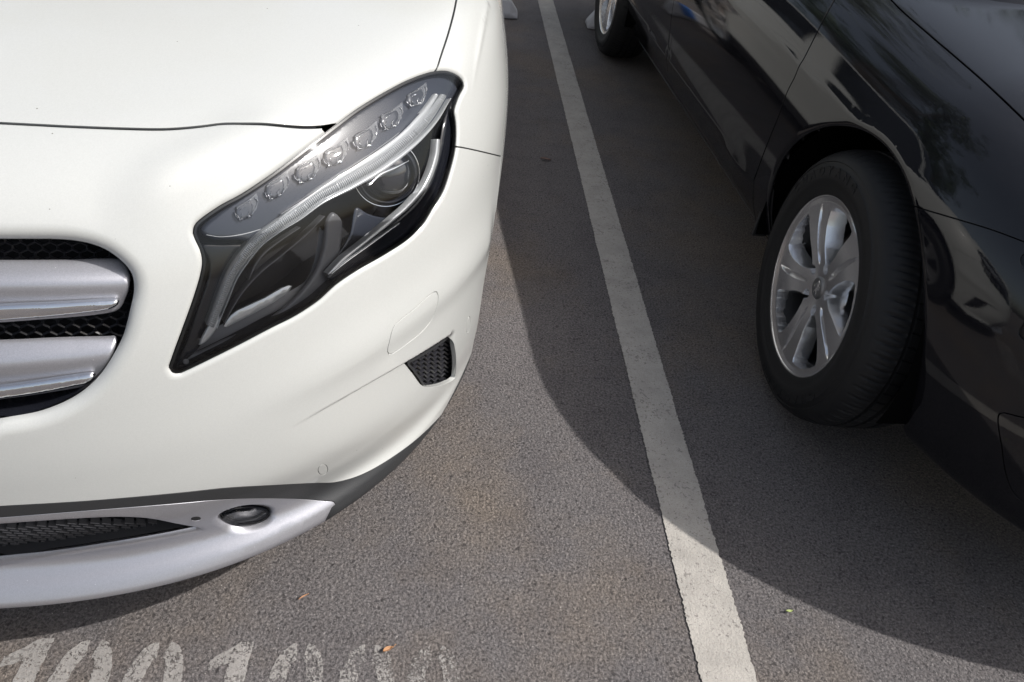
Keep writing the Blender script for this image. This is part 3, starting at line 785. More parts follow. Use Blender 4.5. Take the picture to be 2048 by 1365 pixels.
# glossy blue-black surround panels inside
UP = [(400,462),(445,418),(545,351),(645,276),(715,222),(776,186),(822,163),(865,149),(893,147),(912,155),(925,170),(912,195),(890,215),(868,243),(836,272),(790,301),(740,330),(690,358),(640,385),(590,418),(548,452),(515,485),(470,480),(420,478)]
M_BEZEL = simple('blue_grey_gloss_bezel', (.036, .041, .055), .2, coat=.5)
up_b = patch(WB, 'upper_bezel', UP, M_BEZEL, hl, depth=.022, thick=.02, pillow=.006, pw=10, step=8)
LOWB = [(664,425),(682,440),(679,500),(663,560),(641,595),(590,628),(540,652),(480,683),(420,714),(375,736),(352,738),(362,714),(398,702),(440,682),(500,657),(558,622),(598,585),(630,540),(646,490),(652,440)]
sat = patch(WB, 'lower_bezel', LOWB, M_SATIN, hl, depth=.030, thick=.03, pillow=.004, pw=8, step=8)
patch(WB, 'inner_bezel', [(349,735),(368,690),(395,612),(412,560),(416,525),(402,490),(440,488),(510,492),(478,530),(450,580),(425,640),(398,695)], M_GLOSSB, hl, depth=.026, thick=.02, pillow=.003, pw=8, step=8)
side_b = patch(WB, 'side_bezel', [(905,200),(912,225),(910,270),(905,320),(890,375),(865,418),(820,470),(775,500),(715,535),(672,563),(652,556),(684,524),(730,488),(776,451),(822,411),(853,371),(872,320),(880,283),(888,240)], M_GLOSSB, hl, depth=.016, thick=.02, pillow=.003, pw=8, step=8)
# daytime running light bar with moulded ribs
DRL = [(420,652),(432,622),(444,592),(462,549),(487,512),(515,481),(552,453),(591,428),(638,393),(699,360),(761,322),(822,272),(859,232),(886,192)]
M_DRL = simple('ribbed_clear_plastic', (.42, .43, .44), .16, .35, coat=.6)
def ribbed(v_):
    c = crv(DRL, False, 4); d, sd, pr = pdist(v_, c); return .0016 * np.abs(np.sin(pr * math.pi * 105)) 
def bar(B, name, line, widths, mat, parent, depth, h, ribs=0, rib_h=.0012, prof=9, step=1.6, lean=0):
    c = crv(line, False, step); k = np.linspace(0, 1, len(c)); w = np.interp(k, np.linspace(0, 1, len(widths)), widths)
    n = unit(np.stack([-np.gradient(c, axis=0)[:, 1], np.gradient(c, axis=0)[:, 0]], -1))
    a = np.linspace(-1, 1, prof); px = (c[:, None] + n[:, None] * (a[None, :, None] * w[:, None, None] / 2)).reshape(-1, 2)
    P, N = B.px_pos(px, depth)
    L = np.repeat(np.concatenate([[0], np.cumsum(np.linalg.norm(np.diff(c, axis=0), axis=1))]), prof); A = np.tile(a, len(c))
    hg = h * np.sqrt(np.clip(1 - A ** 2 * .97, 0, 1)) + lean * A
    if ribs: hg = hg + rib_h * np.where((L / ribs) % 1 < .5, 1, -1) * (np.abs(A) < .72)
    P = P + N * hg[:, None]; m = len(c); F = []
    for i in range(m - 1):
        for j in range(prof - 1): F.append([i * prof + j, (i + 1) * prof + j, (i + 1) * prof + j + 1, i * prof + j + 1])
    P2 = P - N * (h + .008); off = len(P); V = np.vstack([P, P2])
    for i in range(m - 1):
        F.append([i * prof, off + i * prof, off + (i + 1) * prof, (i + 1) * prof]); j = prof - 1
        F.append([i * prof + j, (i + 1) * prof + j, off + (i + 1) * prof + j, off + i * prof + j])
    for i in (0, m - 1):
        for j in range(prof - 1): F.append([i * prof + j, i * prof + j + 1, off + i * prof + j + 1, off + i * prof + j])
    nrm = orient(P, N, [f[:3] for f in F[:1]]); 
    if list(nrm[0]) != F[0][:3]: F = [f[::-1] for f in F]
    return meshobj(name, V, F, mat, parent, smooth=not ribs)
M_DRLW = simple('bright_light_guide', (.58, .59, .60), .18, .45, coat=.5)
bar(WB, 'light_guide', DRL, [17, 21, 23, 23, 23, 24, 25, 25, 22, 18, 12], M_DRL, hl, .012, .004, ribs=4.0, rib_h=.0007, step=1.3)
bar(WB, 'light_guide_edge', [(p[0] + dx, p[1] + dy) for p, dx, dy in zip(DRL, [13,12,12,11,10,8,7,7,7,8,9,11,12,12], [4,5,6,8,9,9,10,11,12,13,13,13,11,6])], [2, 3, 3, 3, 4, 6, 9, 10, 9, 5, 2], M_DRLW, hl, .012, .004)
bar(WB, 'reflector_strip', [(555,440),(591,414),(638,381),(699,344),(761,305),(815,262),(850,222),(872,190)], [3, 9, 14, 17, 17, 14, 8], M_DRLW, hl, .012, .003)
bar(WB, 'reflector_strip', [(560,429),(610,398),(680,352),(750,306),(800,268),(838,228)], [2, 4, 5, 5, 4, 2], M_CHROME, hl, .011, .002)
patch(WB, 'light_guide_tip', [(398,690),(404,672),(414,655),(424,640),(438,632),(441,640),(432,660),(420,676),(408,687)], M_DRLW, hl, depth=.013, thick=.008, pillow=.002, pw=6)
patch(WB, 'turn_reflector', [(448,653),(455,641),(462,632),(475,622),(530,597),(564,577),(578,572),(584,573),(580,580),(573,588),(545,607),(499,632),(453,655)], M_DRLW, hl, depth=.024, thick=.008, pillow=.001, pw=4, smoothpoly=False)
bar(WB, 'chrome_accent', [(876,279),(872,317),(854,366),(822,407),(776,447),(730,484),(684,521),(655,549)], [7, 9, 8.5, 8, 7, 6, 6, 7, 3], M_DRLW, hl, .012, .002)
bar(WB, 'chrome_accent', [(800,446),(740,490),(690,526),(662,548)], [1.5, 3, 3, 1.5], M_CHROME, hl, .008, .001)
bar(WB, 'highlight_arc', [(448,645),(480,590),(520,545),(560,512),(610,470),(648,432)], [3, 4, 4, 4, 5, 2], M_SATIN, hl, .028, .003)  # thin highlights inside the lamp, put in as raised ribbons
bar(WB, 'highlight_arc', [(497,560),(510,530),(530,505),(565,478),(600,455)], [2, 5, 5, 4, 2], M_SATIN, hl, .026, .002)
bar(WB, 'highlight_arc', [(412,470),(440,474),(480,470),(520,459),(548,448)], [2, 3, 4, 3, 2], M_DRLW, hl, .017, .0012)
patch(WB, 'blade_panel', [(713,416),(700,470),(672,520),(700,515),(760,470),(800,430),(770,436),(735,428)], M_BEZEL, hl, depth=.05, thick=.01, pillow=.002, pw=6)
# seven clear optics on the upper bezel
M_OPT = simple('smoked_optic', (.06, .065, .078), .06, .1, coat=1)
M_SAIL = simple('clear_optic_sail', (.30, .31, .33), .12, .1, coat=1); M_SAIL.node_tree.nodes['Principled BSDF'].inputs['Alpha'].default_value = .42
def optic(cx, cy, sc):
    J = lambda a=1.6: random.uniform(-a, a)
    poly = np.array([(-23, 4), (-19, -11), (0, -21), (12, -26), (20, -14), (17, 4), (6, 14), (-8, 19), (-19, 14)]) * sc + (cx, cy + 4)
    patch(WB, 'running_light_optic', poly, M_OPT, hl, depth=.0150, thick=.010, pillow=.0030, pw=9 * sc, step=5)
    patch(WB, 'optic_sail', np.array([(-19, -9), (8, -25), (26, -40), (29, -24), (25, -6), (14, 8), (12, -8), (-14, -2)]) * sc + (cx, cy + 4), M_SAIL, hl, depth=.0125, thick=.001, step=6, smoothpoly=False)
    for ln, w in (([(-23, 2), (-21, 10), (-15, 16)], [1, 2.5, 1.2]), ([(-17, 8), (-12, 14), (-13, 21)], [1.5, 3, 1]), ([(-14, 20), (-9, 17), (-4, 19)], [2, 3, 1]),
                  ([(4, 14), (9, 9), (15, 11)], [3, 5, 3]), ([(15, 10), (17, 3), (20, -3)], [2, 2.5, 1]), ([(5, 12), (5, 4), (9, -2)], [1, 2.2, 1]), ([(-19, -10), (-4, -18), (9, -25)], [1, 1.8, .8]),
                  ([(-12, -4), (-6, -9), (-1, -10)], [1, 2.5, 1]), ([(-8, 2), (-9, 8), (-6, 12)], [.8, 1.6, .8]), ([(22, -30), (27, -22), (24, -8)], [.6, 1.2, .6])):
        ln = [(x * sc + cx + J(), y * sc + cy + 4 + J()) for x, y in ln]
        bar(WB, 'optic_edge', ln, [q * sc * random.uniform(.7, 1.15) for q in w], M_CHROME, hl, .0115, .0012, prof=5, step=4)
for cx, cy, sc in ((490, 420, .9), (551, 377, .95), (612, 343, 1.0), (669, 310, 1.0), (728, 277, .97), (780, 238, .92), (831, 194, .82)): optic(cx, cy, sc)
# projector
pc, pn = WB.px_pos([(776, 352)], .030); pc = pc[0]; ax = unit(np.array([.30, -.93, .22]))
def lathe(prof, n, mat, name, parent, c, axis, up=(0, 0, 1), smooth=True, closed_end=False):
    axis = unit(np.array(axis, float)); e1 = unit(np.cross(up, axis)); e2 = np.cross(axis, e1); V, F = [], []; m = len(prof)
    for k in range(n):
        a = 2 * math.pi * k / n; d = math.cos(a) * e1 + math.sin(a) * e2
        for r, z in prof: V.append(np.array(c) + d * r + axis * z)
    for k in range(n):
        for j in range(m - 1):
            a, b = k * m, ((k + 1) % n) * m; F.append([a + j, a + j + 1, b + j + 1, b + j])
    return meshobj(name, V, F, mat, parent, smooth=smooth)
M_PROJ = simple('dark_projector_glass', (.004, .005, .010), .02, spec=.9, coat=1)
lathe([(.036, -.03), (.0355, .0)] + [(.035 * math.cos(a), .004 + .020 * math.sin(a)) for a in np.linspace(.05, math.pi / 2, 14)], 56, M_PROJ, 'projector_lens', hl, pc - ax * .012, ax)
lathe([(.0365, -.02), (.0375, .004), (.0395, .008), (.043, .006), (.0455, -.002), (.047, -.02)], 64, M_GLOSSB, 'projector_ring', hl, pc - ax * .010, ax)
lathe([(.0462, -.004), (.0475, .001), (.0490, -.001), (.0492, -.006)], 64, M_CHROME, 'projector_trim', hl, pc - ax * .009, ax)
bar(WB, 'projector_lid', [(735,372),(760,350),(790,336),(815,322)], [2, 9, 9, 3], M_CHROME, hl, .014, .003)
# marks moulded near the lens foot
for k in range(22):
    a = k / 21; patch(WB, 'moulded_dot', ell(462 + 88 * a, 694 - 46 * a, 1.2, 1.2, 0, 6), M_DRL, hl, depth=.012, thick=.001, smoothpoly=False, step=50)
patch(WB, 'screw_cap', ell(372, 724, 6, 5), M_SATIN, hl, depth=.008, thick=.003, pillow=.001, pw=3, smoothpoly=False)
# the other headlight, mirrored
def mirror_part(src, parent, B=WB):
    o = src.copy(); o.data = src.data.copy(); link(o, parent)
    V_ = np.array([tuple(x.co) for x in o.data.vertices]); V_ = B_mirror(B, V_)
    for x, c in zip(o.data.vertices, V_): x.co = c
    o.data.flip_normals(); return o
hl2 = mirror_part(hl, white)
for ch in list(hl.children):
    if ch.name.split('.')[0] in ('housing_wall', 'lens', 'upper_bezel', 'lower_bezel', 'side_bezel', 'light_guide', 'seal', 'chrome_accent'): mirror_part(ch, hl2)

# ------------------------------------------------------------------ grille
def neg(px, x=-420):   # continue left-edge points towards the car's centre, off frame
    return px
def patch_uv(B, name, poly, depth, mat, parent, grow=.006, h=.03):
    q = np.asarray(poly, float); g = np.stack(np.meshgrid(np.arange(0, q[:, 0].max() + .05, h), np.arange(q[:, 1].min() - .05, q[:, 1].max() + .05, h)), -1).reshape(-1, 2)
    k = inside(g, q) | (pdist(g, q, True)[0] < grow * 2); g = g[k]; v_, f, o = cdt(g, [q]); s_, t_ = B.st(v_); N = B.N(s_, t_); P = B.S(s_, t_) - N * depth
    T = np.array([x for x, oo in zip(f, o) if len(x) == 3 and (oo or pdist(v_[list(x)].mean(0)[None], q, True)[0][0] < grow)]); T = orient(P, N, T)
    n = len(P); V = np.vstack([P, B_mirror(B, P)]); F = T.tolist() + [[i + n for i in t[::-1]] for t in T.tolist()]
    return meshobj(name, V, F, mat, parent)
gr = patch_uv(WB, 'radiator_grille', u_gr, .085, M_DARK, white)
wall(WB, 'grille_surround', [(-640,470),(-300,476)] + GR + [(-300,880)], .004, .085, M_GLOSSB, gr, closed=False)
# honeycomb-like mesh
def meshbars(B, name, region, depth, mat, parent, pitch, w, slant=0, rows=None, mode='hex', thick=.003):
    q = crv(region, True, 6); lo, hi = q.min(0), q.max(0); V, F = [], []; segs = []
    if mode == 'hex':
        y = lo[1]; r = 0
        while y < hi[1] + pitch:
            x = lo[0] - pitch * (r % 2) * .5
            while x < hi[0] + pitch:
                a, b, c = (x, y), (x + pitch * .5, y - pitch * .22), (x + pitch, y)
                segs += [(a, b), (b, c), (a, (x, y + pitch * .28))]
                x += pitch
            y += pitch * .5; r += 1
    elif mode == 'zig':
        y = lo[1]
        r = 0
        while y < hi[1] + pitch:
            x = lo[0]; pts = []
            k = 0
            while x < hi[0] + pitch: pts.append((x, y + (-pitch * .30 if k % 2 else pitch * .30) + (x - lo[0]) * slant)); x += pitch * .62; k += 1
            segs += list(zip(pts[:-1], pts[1:])); y += pitch * .8; r += 1
    mids = np.array([((a[0] + b[0]) / 2, (a[1] + b[1]) / 2) for a, b in segs]); k = inside(mids, q)
    segs = [s for s, kk in zip(segs, k) if kk]
    pts = []
    for a, b in segs:
        a, b = np.array(a, float), np.array(b, float); t = unit(b - a); n = np.array([-t[1], t[0]]) * w / 2
        pts += [a - n, b - n, b + n, a + n]
    P, N = B.px_pos(np.array(pts), depth)
    for i in range(len(segs)):
        o = len(V); p, n = P[4*i:4*i+4], N[4*i:4*i+4]
        mid = (p[0] + p[1] + p[2] + p[3]) / 4
        V += list(p) + list(p - n * thick); V += [(p[0] + p[3]) / 2 + n[0] * .0012, (p[1] + p[2]) / 2 + n[1] * .0012]
        F += [[o, o+1, o+9, o+8], [o+8, o+9, o+2, o+3], [o, o+4, o+5, o+1], [o+2, o+6, o+7, o+3], [o, o+8, o+3, o+7, o+4], [o+1, o+5, o+6, o+2, o+9]]
    return meshobj(name, V, F, mat, parent, smooth=False)
M_MESH = simple('moulded_mesh_plastic', (.022, .022, .026), .30)
meshbars(WB, 'grille_mesh', [(-60,470)] + GR[1:-1] + [(-60,860)], .062, M_MESH, gr, 30, 5)
SL1 = [(-575,520),(-300,523),(0,524.5),(120,524.5),(240,525),(252,536),(260,554),(258,578),(251,600),(243,618),(232,628),(185,637),(92,645),(0,652),(-300,668),(-570,660)]
SL2 = [(-545,712),(-300,703),(0,691),(120,684.5),(212,680.5),(231,680),(234,686),(224,712),(212,742),(197,768),(172,780),(92,795),(0,808),(-300,842),(-522,842)]
def slat(poly, chrome, arch_line):
    def bl(v_):
        d, sd, pr = pdist(v_, np.array(arch_line, float)); k = np.interp(v_[:, 0], [p[0] for p in arch_line], [p[1] for p in arch_line])
        y = v_[:, 1] - k; return -.016 * sstep(-y / 46.) - .010 * sstep(y / 55.)
    s = patch(WB, 'grille_slat', poly, M_SILVER, gr, depth=.020, thick=.018, pillow=.004, pw=12, step=8, bulge=bl, mirror=True)
    c = patch(WB, 'chrome_strip', chrome, M_CHROME, s, depth=.0205, thick=.006, pillow=.0075, pw=11, step=6, bulge=lambda v_: -.0045 * sstep((v_[:, 1] - np.interp(v_[:, 0], [p[0] for p in arch_line], [p[1] for p in arch_line]) - 20) / 60.))
    return s
slat(SL1, [(-540,626),(-300,620),(0,608),(120,603),(200,598),(231,597),(237,598),(239,602),(237,609),(228,616),(212,621.5),(150,630),(92,636),(0,643),(-300,660),(-520,655)],
     [(-700,580),(-300,578),(0,570),(150,568),(262,566)])
slat(SL2, [(-460,812),(-300,798),(0,771),(92,758),(150,749),(183,745),(190,746),(191,750),(186,760),(176,768),(150,774),(92,786),(0,800),(-300,834),(-440,832)],
     [(-700,770),(-300,756),(0,728),(150,716),(240,706)])

# ------------------------------------------------------------------ lower intake, fog lamp, vent
it = patch_uv(WB, 'lower_intake', u_int, .06, M_DARK, white)
wall(WB, 'intake_surround', [(-60,1053)] + INTK + [(-60,1124)], .004, .06, M_DARK, it, closed=False)
M_DASH = simple('grille_dash_plastic', (.06, .06, .065), .35)
def dashes():
    V, F, pts = [], [], []
    q = crv(INTK, False, 8); q = np.vstack([q, [(-40, 1122), (-40, 1053)]])
    y = 1046
    r = 0
    while y < 1125:
        x = -40 + (r % 3) * 8
        while x < 400:
            pts.append((x, y + (x % 61) * .06)); x += 23
        y += 4.6; r += 1
    pts = np.array(pts); pts = pts[inside(pts, q) & (pdist(pts, q, True)[0] > 3)]
    c = np.repeat(pts, 4, 0) + np.tile([(-9, -1.0), (9, .6), (9, 2.4), (-9, .8)], (len(pts), 1))
    P, N = WB.px_pos(c, .022)
    for i in range(len(pts)):
        o = len(V); p, n = P[4*i:4*i+4], N[4*i:4*i+4]; V += list(p) + list(p - n * .008)
        F += [[o, o+1, o+2, o+3], [o, o+4, o+5, o+1], [o+1, o+5, o+6, o+2], [o+2, o+6, o+7, o+3], [o+3, o+7, o+4, o]]
    return meshobj('intake_mesh', V, F, M_DASH, it, smooth=False)
dashes()
hp, hn = WB.px_pos([(160, 1049)], .052); lathe([(.004, 0), (.012, .004), (.016, .010), (.018, .010), (.018, .004), (.014, -.01)], 28, M_SATIN, 'horn', it, hp[0], unit(hn[0] + np.array([.3, 0, .2])))
fg = patch(WB, 'fog_lamp', FOG, M_GLOSSB, white, depth=.016, thick=.004, step=6)
wall(WB, 'lamp_recess', FOG, .002, .018, M_SILVER, fg)
patch(WB, 'lens', inset(FOG, 4), M_LENS, fg, depth=.007, thick=.002, smoothpoly=False, step=8, bulge=lambda q: .003 * np.exp(-((q[:, 0] - 490) / 30) ** 2))
bar(WB, 'fog_reflector', [(458,1045),(480,1044),(510,1038),(532,1026)], [2, 4, 4, 2], M_SATIN, fg, .013, .001)
patch(WB, 'jacking_hole', ell(392, 1038.5, 9, 3.6, -3), M_DARK, white, depth=-.0006, thick=.001, smoothpoly=False)
bar(WB, 'jacking_hole_rim', [(384,1041.5),(392,1043),(400,1041)], [1, 2, 1], M_SILVER, white, -.0008, .0006)
vn = patch(WB, 'side_vent', VENT, M_DARK, wparts['front_bumper'] if 'front_bumper' in wparts else white, depth=.045, thick=.003, step=8)
ring_band(WB, 'vent_frame', VENT, -.5, 5, .0112, M_CLAD, vn, .02)
meshbars(WB, 'vent_mesh', VENT, .017, M_MESH, vn, 11, 3.4, mode='zig', slant=-.03, thick=.006)
# ------------------------------------------------------------------ wheels (local frame: +Z outward, X/Y in the wheel plane)
def rim_mesh(spin=0.0, nsp=5):
    NR, NT = 110, 1440
    r = np.linspace(.026, .2165, NR); th = np.linspace(0, 2 * np.pi, NT, endpoint=False)
    R_, T_ = np.meshgrid(r, th); pitch = 2 * np.pi / nsp
    def H(r, th):
        f = (r - .03) / .186
        face = -.020 + .016 * f + .004 * np.sin(f * np.pi)
        twist = .10 * np.sin(f * np.pi * .9)                 # blades are slightly swept
        aw = (th - math.radians(88) - twist + pitch / 2) % pitch - pitch / 2     # window centre
        asl = (th - math.radians(52) - twist * .6 + pitch / 2) % pitch - pitch / 2   # slit centre
        lat_w, lat_s = aw * r, asl * r
        hw = np.interp(r, [.060, .075, .10, .15, .185, .196, .2], [0, .014, .030, .051, .062, .060, .0])
        hs = np.interp(r, [.055, .07, .10, .15, .19, .203, .21], [0, .006, .0075, .0075, .0055, .002, 0])
        dw = hw - np.abs(lat_w); inw = np.clip(dw / .016, -1, 1)
        # sloping pocket wall then a through hole; one flank is broader
        slope = np.where(lat_w > 0, .013, .006) * np.interp(r, [.08, .12], [.6, 1])
        k = np.clip(dw / slope, 0, 1)
        z = face - .040 * k ** 1.1
        z = np.where((dw > slope) & (r > .088) & (r < .193), -.09, z)
        ds = hs - np.abs(lat_s); k2 = np.clip(ds / .010, 0, 1)
        zs = face - np.interp(r, [.055, .09, .16, .205], [.004, .026, .022, .004]) * k2 ** .8
        z = np.minimum(z, np.where(ds > 0, zs, 9))
        # outer rim step and lip
        z = np.where(r > .2065, np.maximum(z, -.004 + .004 * (r - .2065) / .01), z)
        # hub recess and nut wells
        for q in range(nsp):
            a = math.radians(88) + q * pitch; dx = r * np.cos(th) - .0545 * math.cos(a); dy = r * np.sin(th) - .0545 * math.sin(a)
            d = np.hypot(dx, dy); z = np.where(d < .0125, np.minimum(z, face - .020 * np.clip((.0125 - d) / .002, 0, 1)), z)
        return z
    Z = H(R_, T_); V = np.stack([R_ * np.cos(T_ + spin), R_ * np.sin(T_ + spin), Z], -1).reshape(-1, 3)
    F = []; Zf = Z.ravel()
    for k in range(NT):
        a, b = k * NR, ((k + 1) % NT) * NR
        for j in range(NR - 1):
            q = [a + j, a + j + 1, b + j + 1, b + j]
            if min(Zf[i] for i in q) > -.07: F.append(q)
    # outer lip and barrel
    prof = [(.2165, 0), (.2185, .0022), (.2210, .0030), (.2235, .0024), (.2250, 0), (.2250, -.006), (.2190, -.010)]
    def lt(prof):
        o = len(Vl); m = len(prof)
        for k in range(200):
            a = 2 * math.pi * k / 200
            for rr, zz in prof: Vl.append((rr * math.cos(a), rr * math.sin(a), zz))
        for k in range(200):
            a, b = o + k * m, o + ((k + 1) % 200) * m
            for j in range(m - 1): F.append([a + j, a + j + 1, b + j + 1, b + j])
    Vl = [tuple(x) for x in V]; lt(prof); lt([(.2125, -.003), (.205, -.012), (.200, -.016)])
    return Vl, F
def tyre_mesh(R=.332, Wd=.215):
    prof = [(.2165, -.004), (.2215, .0035), (.226, .0055), (.236, .0095), (.250, .0125), (.2515, .0140), (.268, .0150), (.285, .0145), (.2865, .0125), (.297, .0085), (.299, .0100), (.306, .0060),
            (.3125, .0005), (.3185, -.0070), (.3235, -.016), (.3270, -.026), (.3292, -.036), (.3305, -.046), (.3310, -.056), (.3312, -.060), (.3240, -.0615), (.3240, -.0675), (.3316, -.069),
            (.3320, -.085), (.3321, -.092), (.3245, -.0935), (.3245, -.1015), (.3321, -.103), (.3320, -.122), (.3316, -.130), (.3240, -.1315), (.3240, -.1375), (.3312, -.139),
            (.3300, -.158), (.3260, -.176), (.3180, -.190), (.300, -.200), (.27, -.203), (.24, -.198), (.218, -.185)]
    prof = [(r * R / .332, z) for r, z in prof]
    NS = 68; sub = 10; NT = NS * sub; V, F = [], []; m = len(prof)
    for k in range(NT):
        a = 2 * math.pi * k / NT; ph = k % sub; blk = k // sub
        for j, (r, z) in enumerate(prof):
            dr = 0
            if ph in (0, 1) and 14 <= j <= 18: dr = -.0034 if ph == 0 else -.0026
            if ph == 5 and 15 <= j <= 18: dr = -.0022
            if ph in (3,) and (22 <= j <= 24 or 27 <= j <= 29): dr = -.004
            off = (z * 6.0 if j >= 12 else 0) * .10
            V.append(((r + dr) * math.cos(a + off), (r + dr) * math.sin(a + off), z))
    for k in range(NT):
        a, b = k * m, ((k + 1) % NT) * m
        for j in range(m - 1): F.append([a + j, a + j + 1, b + j + 1, b + j])
    return V, F
def text_ring(txt, r, start_deg, size, z0, h, step_deg):
    """raised letters bent round the sidewall, read from outside"""
    V, F = [], []
    cu = bpy.data.curves.new('t', 'FONT'); cu.size = size; cu.extrude = h / 2; cu.resolution_u = 2; cu.align_x = 'CENTER'; cu.offset = .0007
    ob = bpy.data.objects.new('t', cu); COL.objects.link(ob)
    for i, ch in enumerate(txt):
        cu.body = ch
        bpy.context.view_layer.update(); dg = bpy.context.evaluated_depsgraph_get(); me = bpy.data.meshes.new_from_object(ob.evaluated_get(dg)); o = len(V); a0 = math.radians(start_deg - i * step_deg)
        for v_ in me.vertices:
            rr = r + v_.co.y; a = a0 - v_.co.x * 1.25 / r; V.append((rr * math.cos(a), rr * math.sin(a), z0 + v_.co.z))
        F += [[o + k for k in p.vertices] for p in me.polygons]; bpy.data.meshes.remove(me)
    bpy.data.objects.remove(ob); bpy.data.curves.remove(cu); return V, F
def disk(name, r, z, mat, n=64, r0=0.0, h=.004):
    bm = bmesh.new(); a = [(2 * math.pi * k / n) for k in range(n)]
    out = [bm.verts.new((r * math.cos(t), r * math.sin(t), z)) for t in a]; top = [bm.verts.new(((r - h) * math.cos(t), (r - h) * math.sin(t), z + h)) for t in a]
    for k in range(n): bm.faces.new((out[k], out[(k + 1) % n], top[(k + 1) % n], top[k]))
    bm.faces.new(top); return bm
WH = {}
WH['rim'] = rim_mesh(); WH['tyre'] = tyre_mesh(); WH['txt'] = text_ring('CHAOYANG', .2665, 149, .0290, .0152, .0018, 8.9)
WH['txt2'] = text_ring('CHAOYANG', .2665, -31, .0290, .0152, .0018, 8.9)
for kk in ('txt', 'txt2'):   # raised letters belong to the tyre
    o = len(WH['tyre'][0]); WH['tyre'] = (WH['tyre'][0] + WH[kk][0], WH['tyre'][1] + [[i + o for i in f] for f in WH[kk][1]])
def me_of(name, V, F, mat, smooth=True, auto=None):
    me = bpy.data.meshes.new(name); me.from_pydata(V, [], F); me.materials.append(mat)
    if smooth: me.polygons.foreach_set('use_smooth', [True] * len(me.polygons))
    me.update()
    if auto: me.set_sharp_from_angle(angle=math.radians(auto))
    return me
RIMME = me_of('rim', *WH['rim'], M_RIM, auto=38); TYME = me_of('tyre', *WH['tyre'], M_TYRE, auto=50); 
def bmme(name, bm, mat, smooth=False):
    me = bpy.data.meshes.new(name); bm.to_mesh(me); bm.free(); me.materials.append(mat)
    if smooth: me.polygons.foreach_set('use_smooth', [True] * len(me.polygons))
    return me
def nut_bm():
    bm = bmesh.new(); bmesh.ops.create_cone(bm, cap_ends=True, segments=6, radius1=.0088, radius2=.0078, depth=.014); 
    bmesh.ops.bevel(bm, geom=bm.edges[:], offset=.0008, segments=1, affect='EDGES'); return bm
NUTME = bmme('wheel_nut', nut_bm(), simple('grey_nut', (.22, .22, .23), .35, .9))
def barrel_bm():
    bm = bmesh.new(); pr = [(.204, -.014), (.196, -.035), (.192, -.06), (.190, -.12), (.200, -.18)]; rr = [[bm.verts.new((r * math.cos(2 * math.pi * k / 96), r * math.sin(2 * math.pi * k / 96), z)) for r, z in pr] for k in range(96)]
    for k in range(96):
        for j in range(4): bm.faces.new((rr[k][j], rr[k][j+1], rr[(k+1) % 96][j+1], rr[(k+1) % 96][j]))
    return bm
BARME = bmme('rim_barrel', barrel_bm(), M_BARREL, True)
DISCME = bmme('brake_disc', disk('d', .150, -.105, M_DISC), M_DISC)
BACKME = bmme('wheel_back', disk('d', .20, -.19, M_DARK), M_DARK)
CAPME = bmme('hub_cap', disk('d', .0285, -.0205, M_RIM, h=.0045), simple('cap_grey', (.20, .20, .205), .35, .7))
# rampant lion relief on the cap
LION = [(-.004,.0185),(.000,.0195),(.004,.018),(.007,.0155),(.010,.0155),(.0085,.013),(.005,.012),(.0055,.009),(.012,.0085),(.0155,.0105),(.0150,.0075),(.0115,.0055),(.0065,.0055),(.0055,.003),(.011,.0015),(.0145,.0025),(.0135,-.0005),(.0095,-.002),(.005,-.0015),
        (.0035,-.0045),(.006,-.008),(.0095,-.0105),(.0085,-.0145),(.0115,-.0165),(.006,-.017),(.0045,-.012),(-.0005,-.0085),(-.003,-.0125),(-.0055,-.0150),(-.0045,-.018),(-.0095,-.017),(-.0095,-.0125),(-.0065,-.008),(-.0075,-.004),(-.0115,-.006),(-.0150,-.003),(-.0145,.003),(-.0125,-.001),(-.0095,-.0015),(-.0065,.003),(-.0075,.009),(-.0065,.0145)]
def lion():
    q = np.array(LION); v_, f, o = cdt(q[:1], [q], 1e-7); T = np.array([x for x, oo in zip(f, o) if oo])
    P = np.concatenate([v_, np.full((len(v_), 1), -.0157)], 1); N = np.tile([0., 0., 1.], (len(v_), 1)); T = orient(P, N, T)
    V, NN, F = flange(P, N, T, [(.0004, .0004), (.0005, .0012)]); return me_of('lion_emblem', [tuple(x) for x in V], F, M_RIM)
LIONME = lion()
def wheel(parent, centre, outward, fwdsign, r_scale=1.0, emblem=True):
    """centre of the outer rim plane, outward unit vector; +X of the wheel plane = 'right' seen from outside"""
    n = unit(np.array(outward, float)); up = np.array([0, 0, 1.]); right = np.cross(-n, up); right = unit(right)
    M = Matrix([[right[0], up[0], n[0], centre[0]], [right[1], up[1], n[1], centre[1]], [right[2], up[2], n[2], centre[2]], [0, 0, 0, 1]])
    def put(name, me, par, loc=None):
        o = bpy.data.objects.new(name, me); link(o, par); o.matrix_basis = M @ Matrix.Translation(loc) if loc else M.copy(); return o
    w = bpy.data.objects.new('wheel', BACKME); link(w, parent); w.matrix_basis = M
    inv = wmat(w).inverted()
    def sub(name, me, loc=(0, 0, 0)):
        o = bpy.data.objects.new(name, me); COL.objects.link(o); o.parent = w; o.location = loc; return o
    sub('rim', RIMME); sub('rim_barrel', BARME); sub('tyre', TYME); sub('brake_disc', DISCME); 
    c = sub('hub_cap', CAPME)
    if emblem: sub('lion_emblem', LIONME)
    for k in range(5):
        a = math.radians(46 + 72 * k); sub('wheel_nut', NUTME, (.0545 * math.cos(a), .0545 * math.sin(a), -.034))
    return w
# wheels of the white SUV
for sd in (1, -1):
    for yy in (HUBY, HUBY + 2.699): wheel(white, (-.80 + sd * .842, yy, .335), (sd, 0, 0), 1, emblem=False)

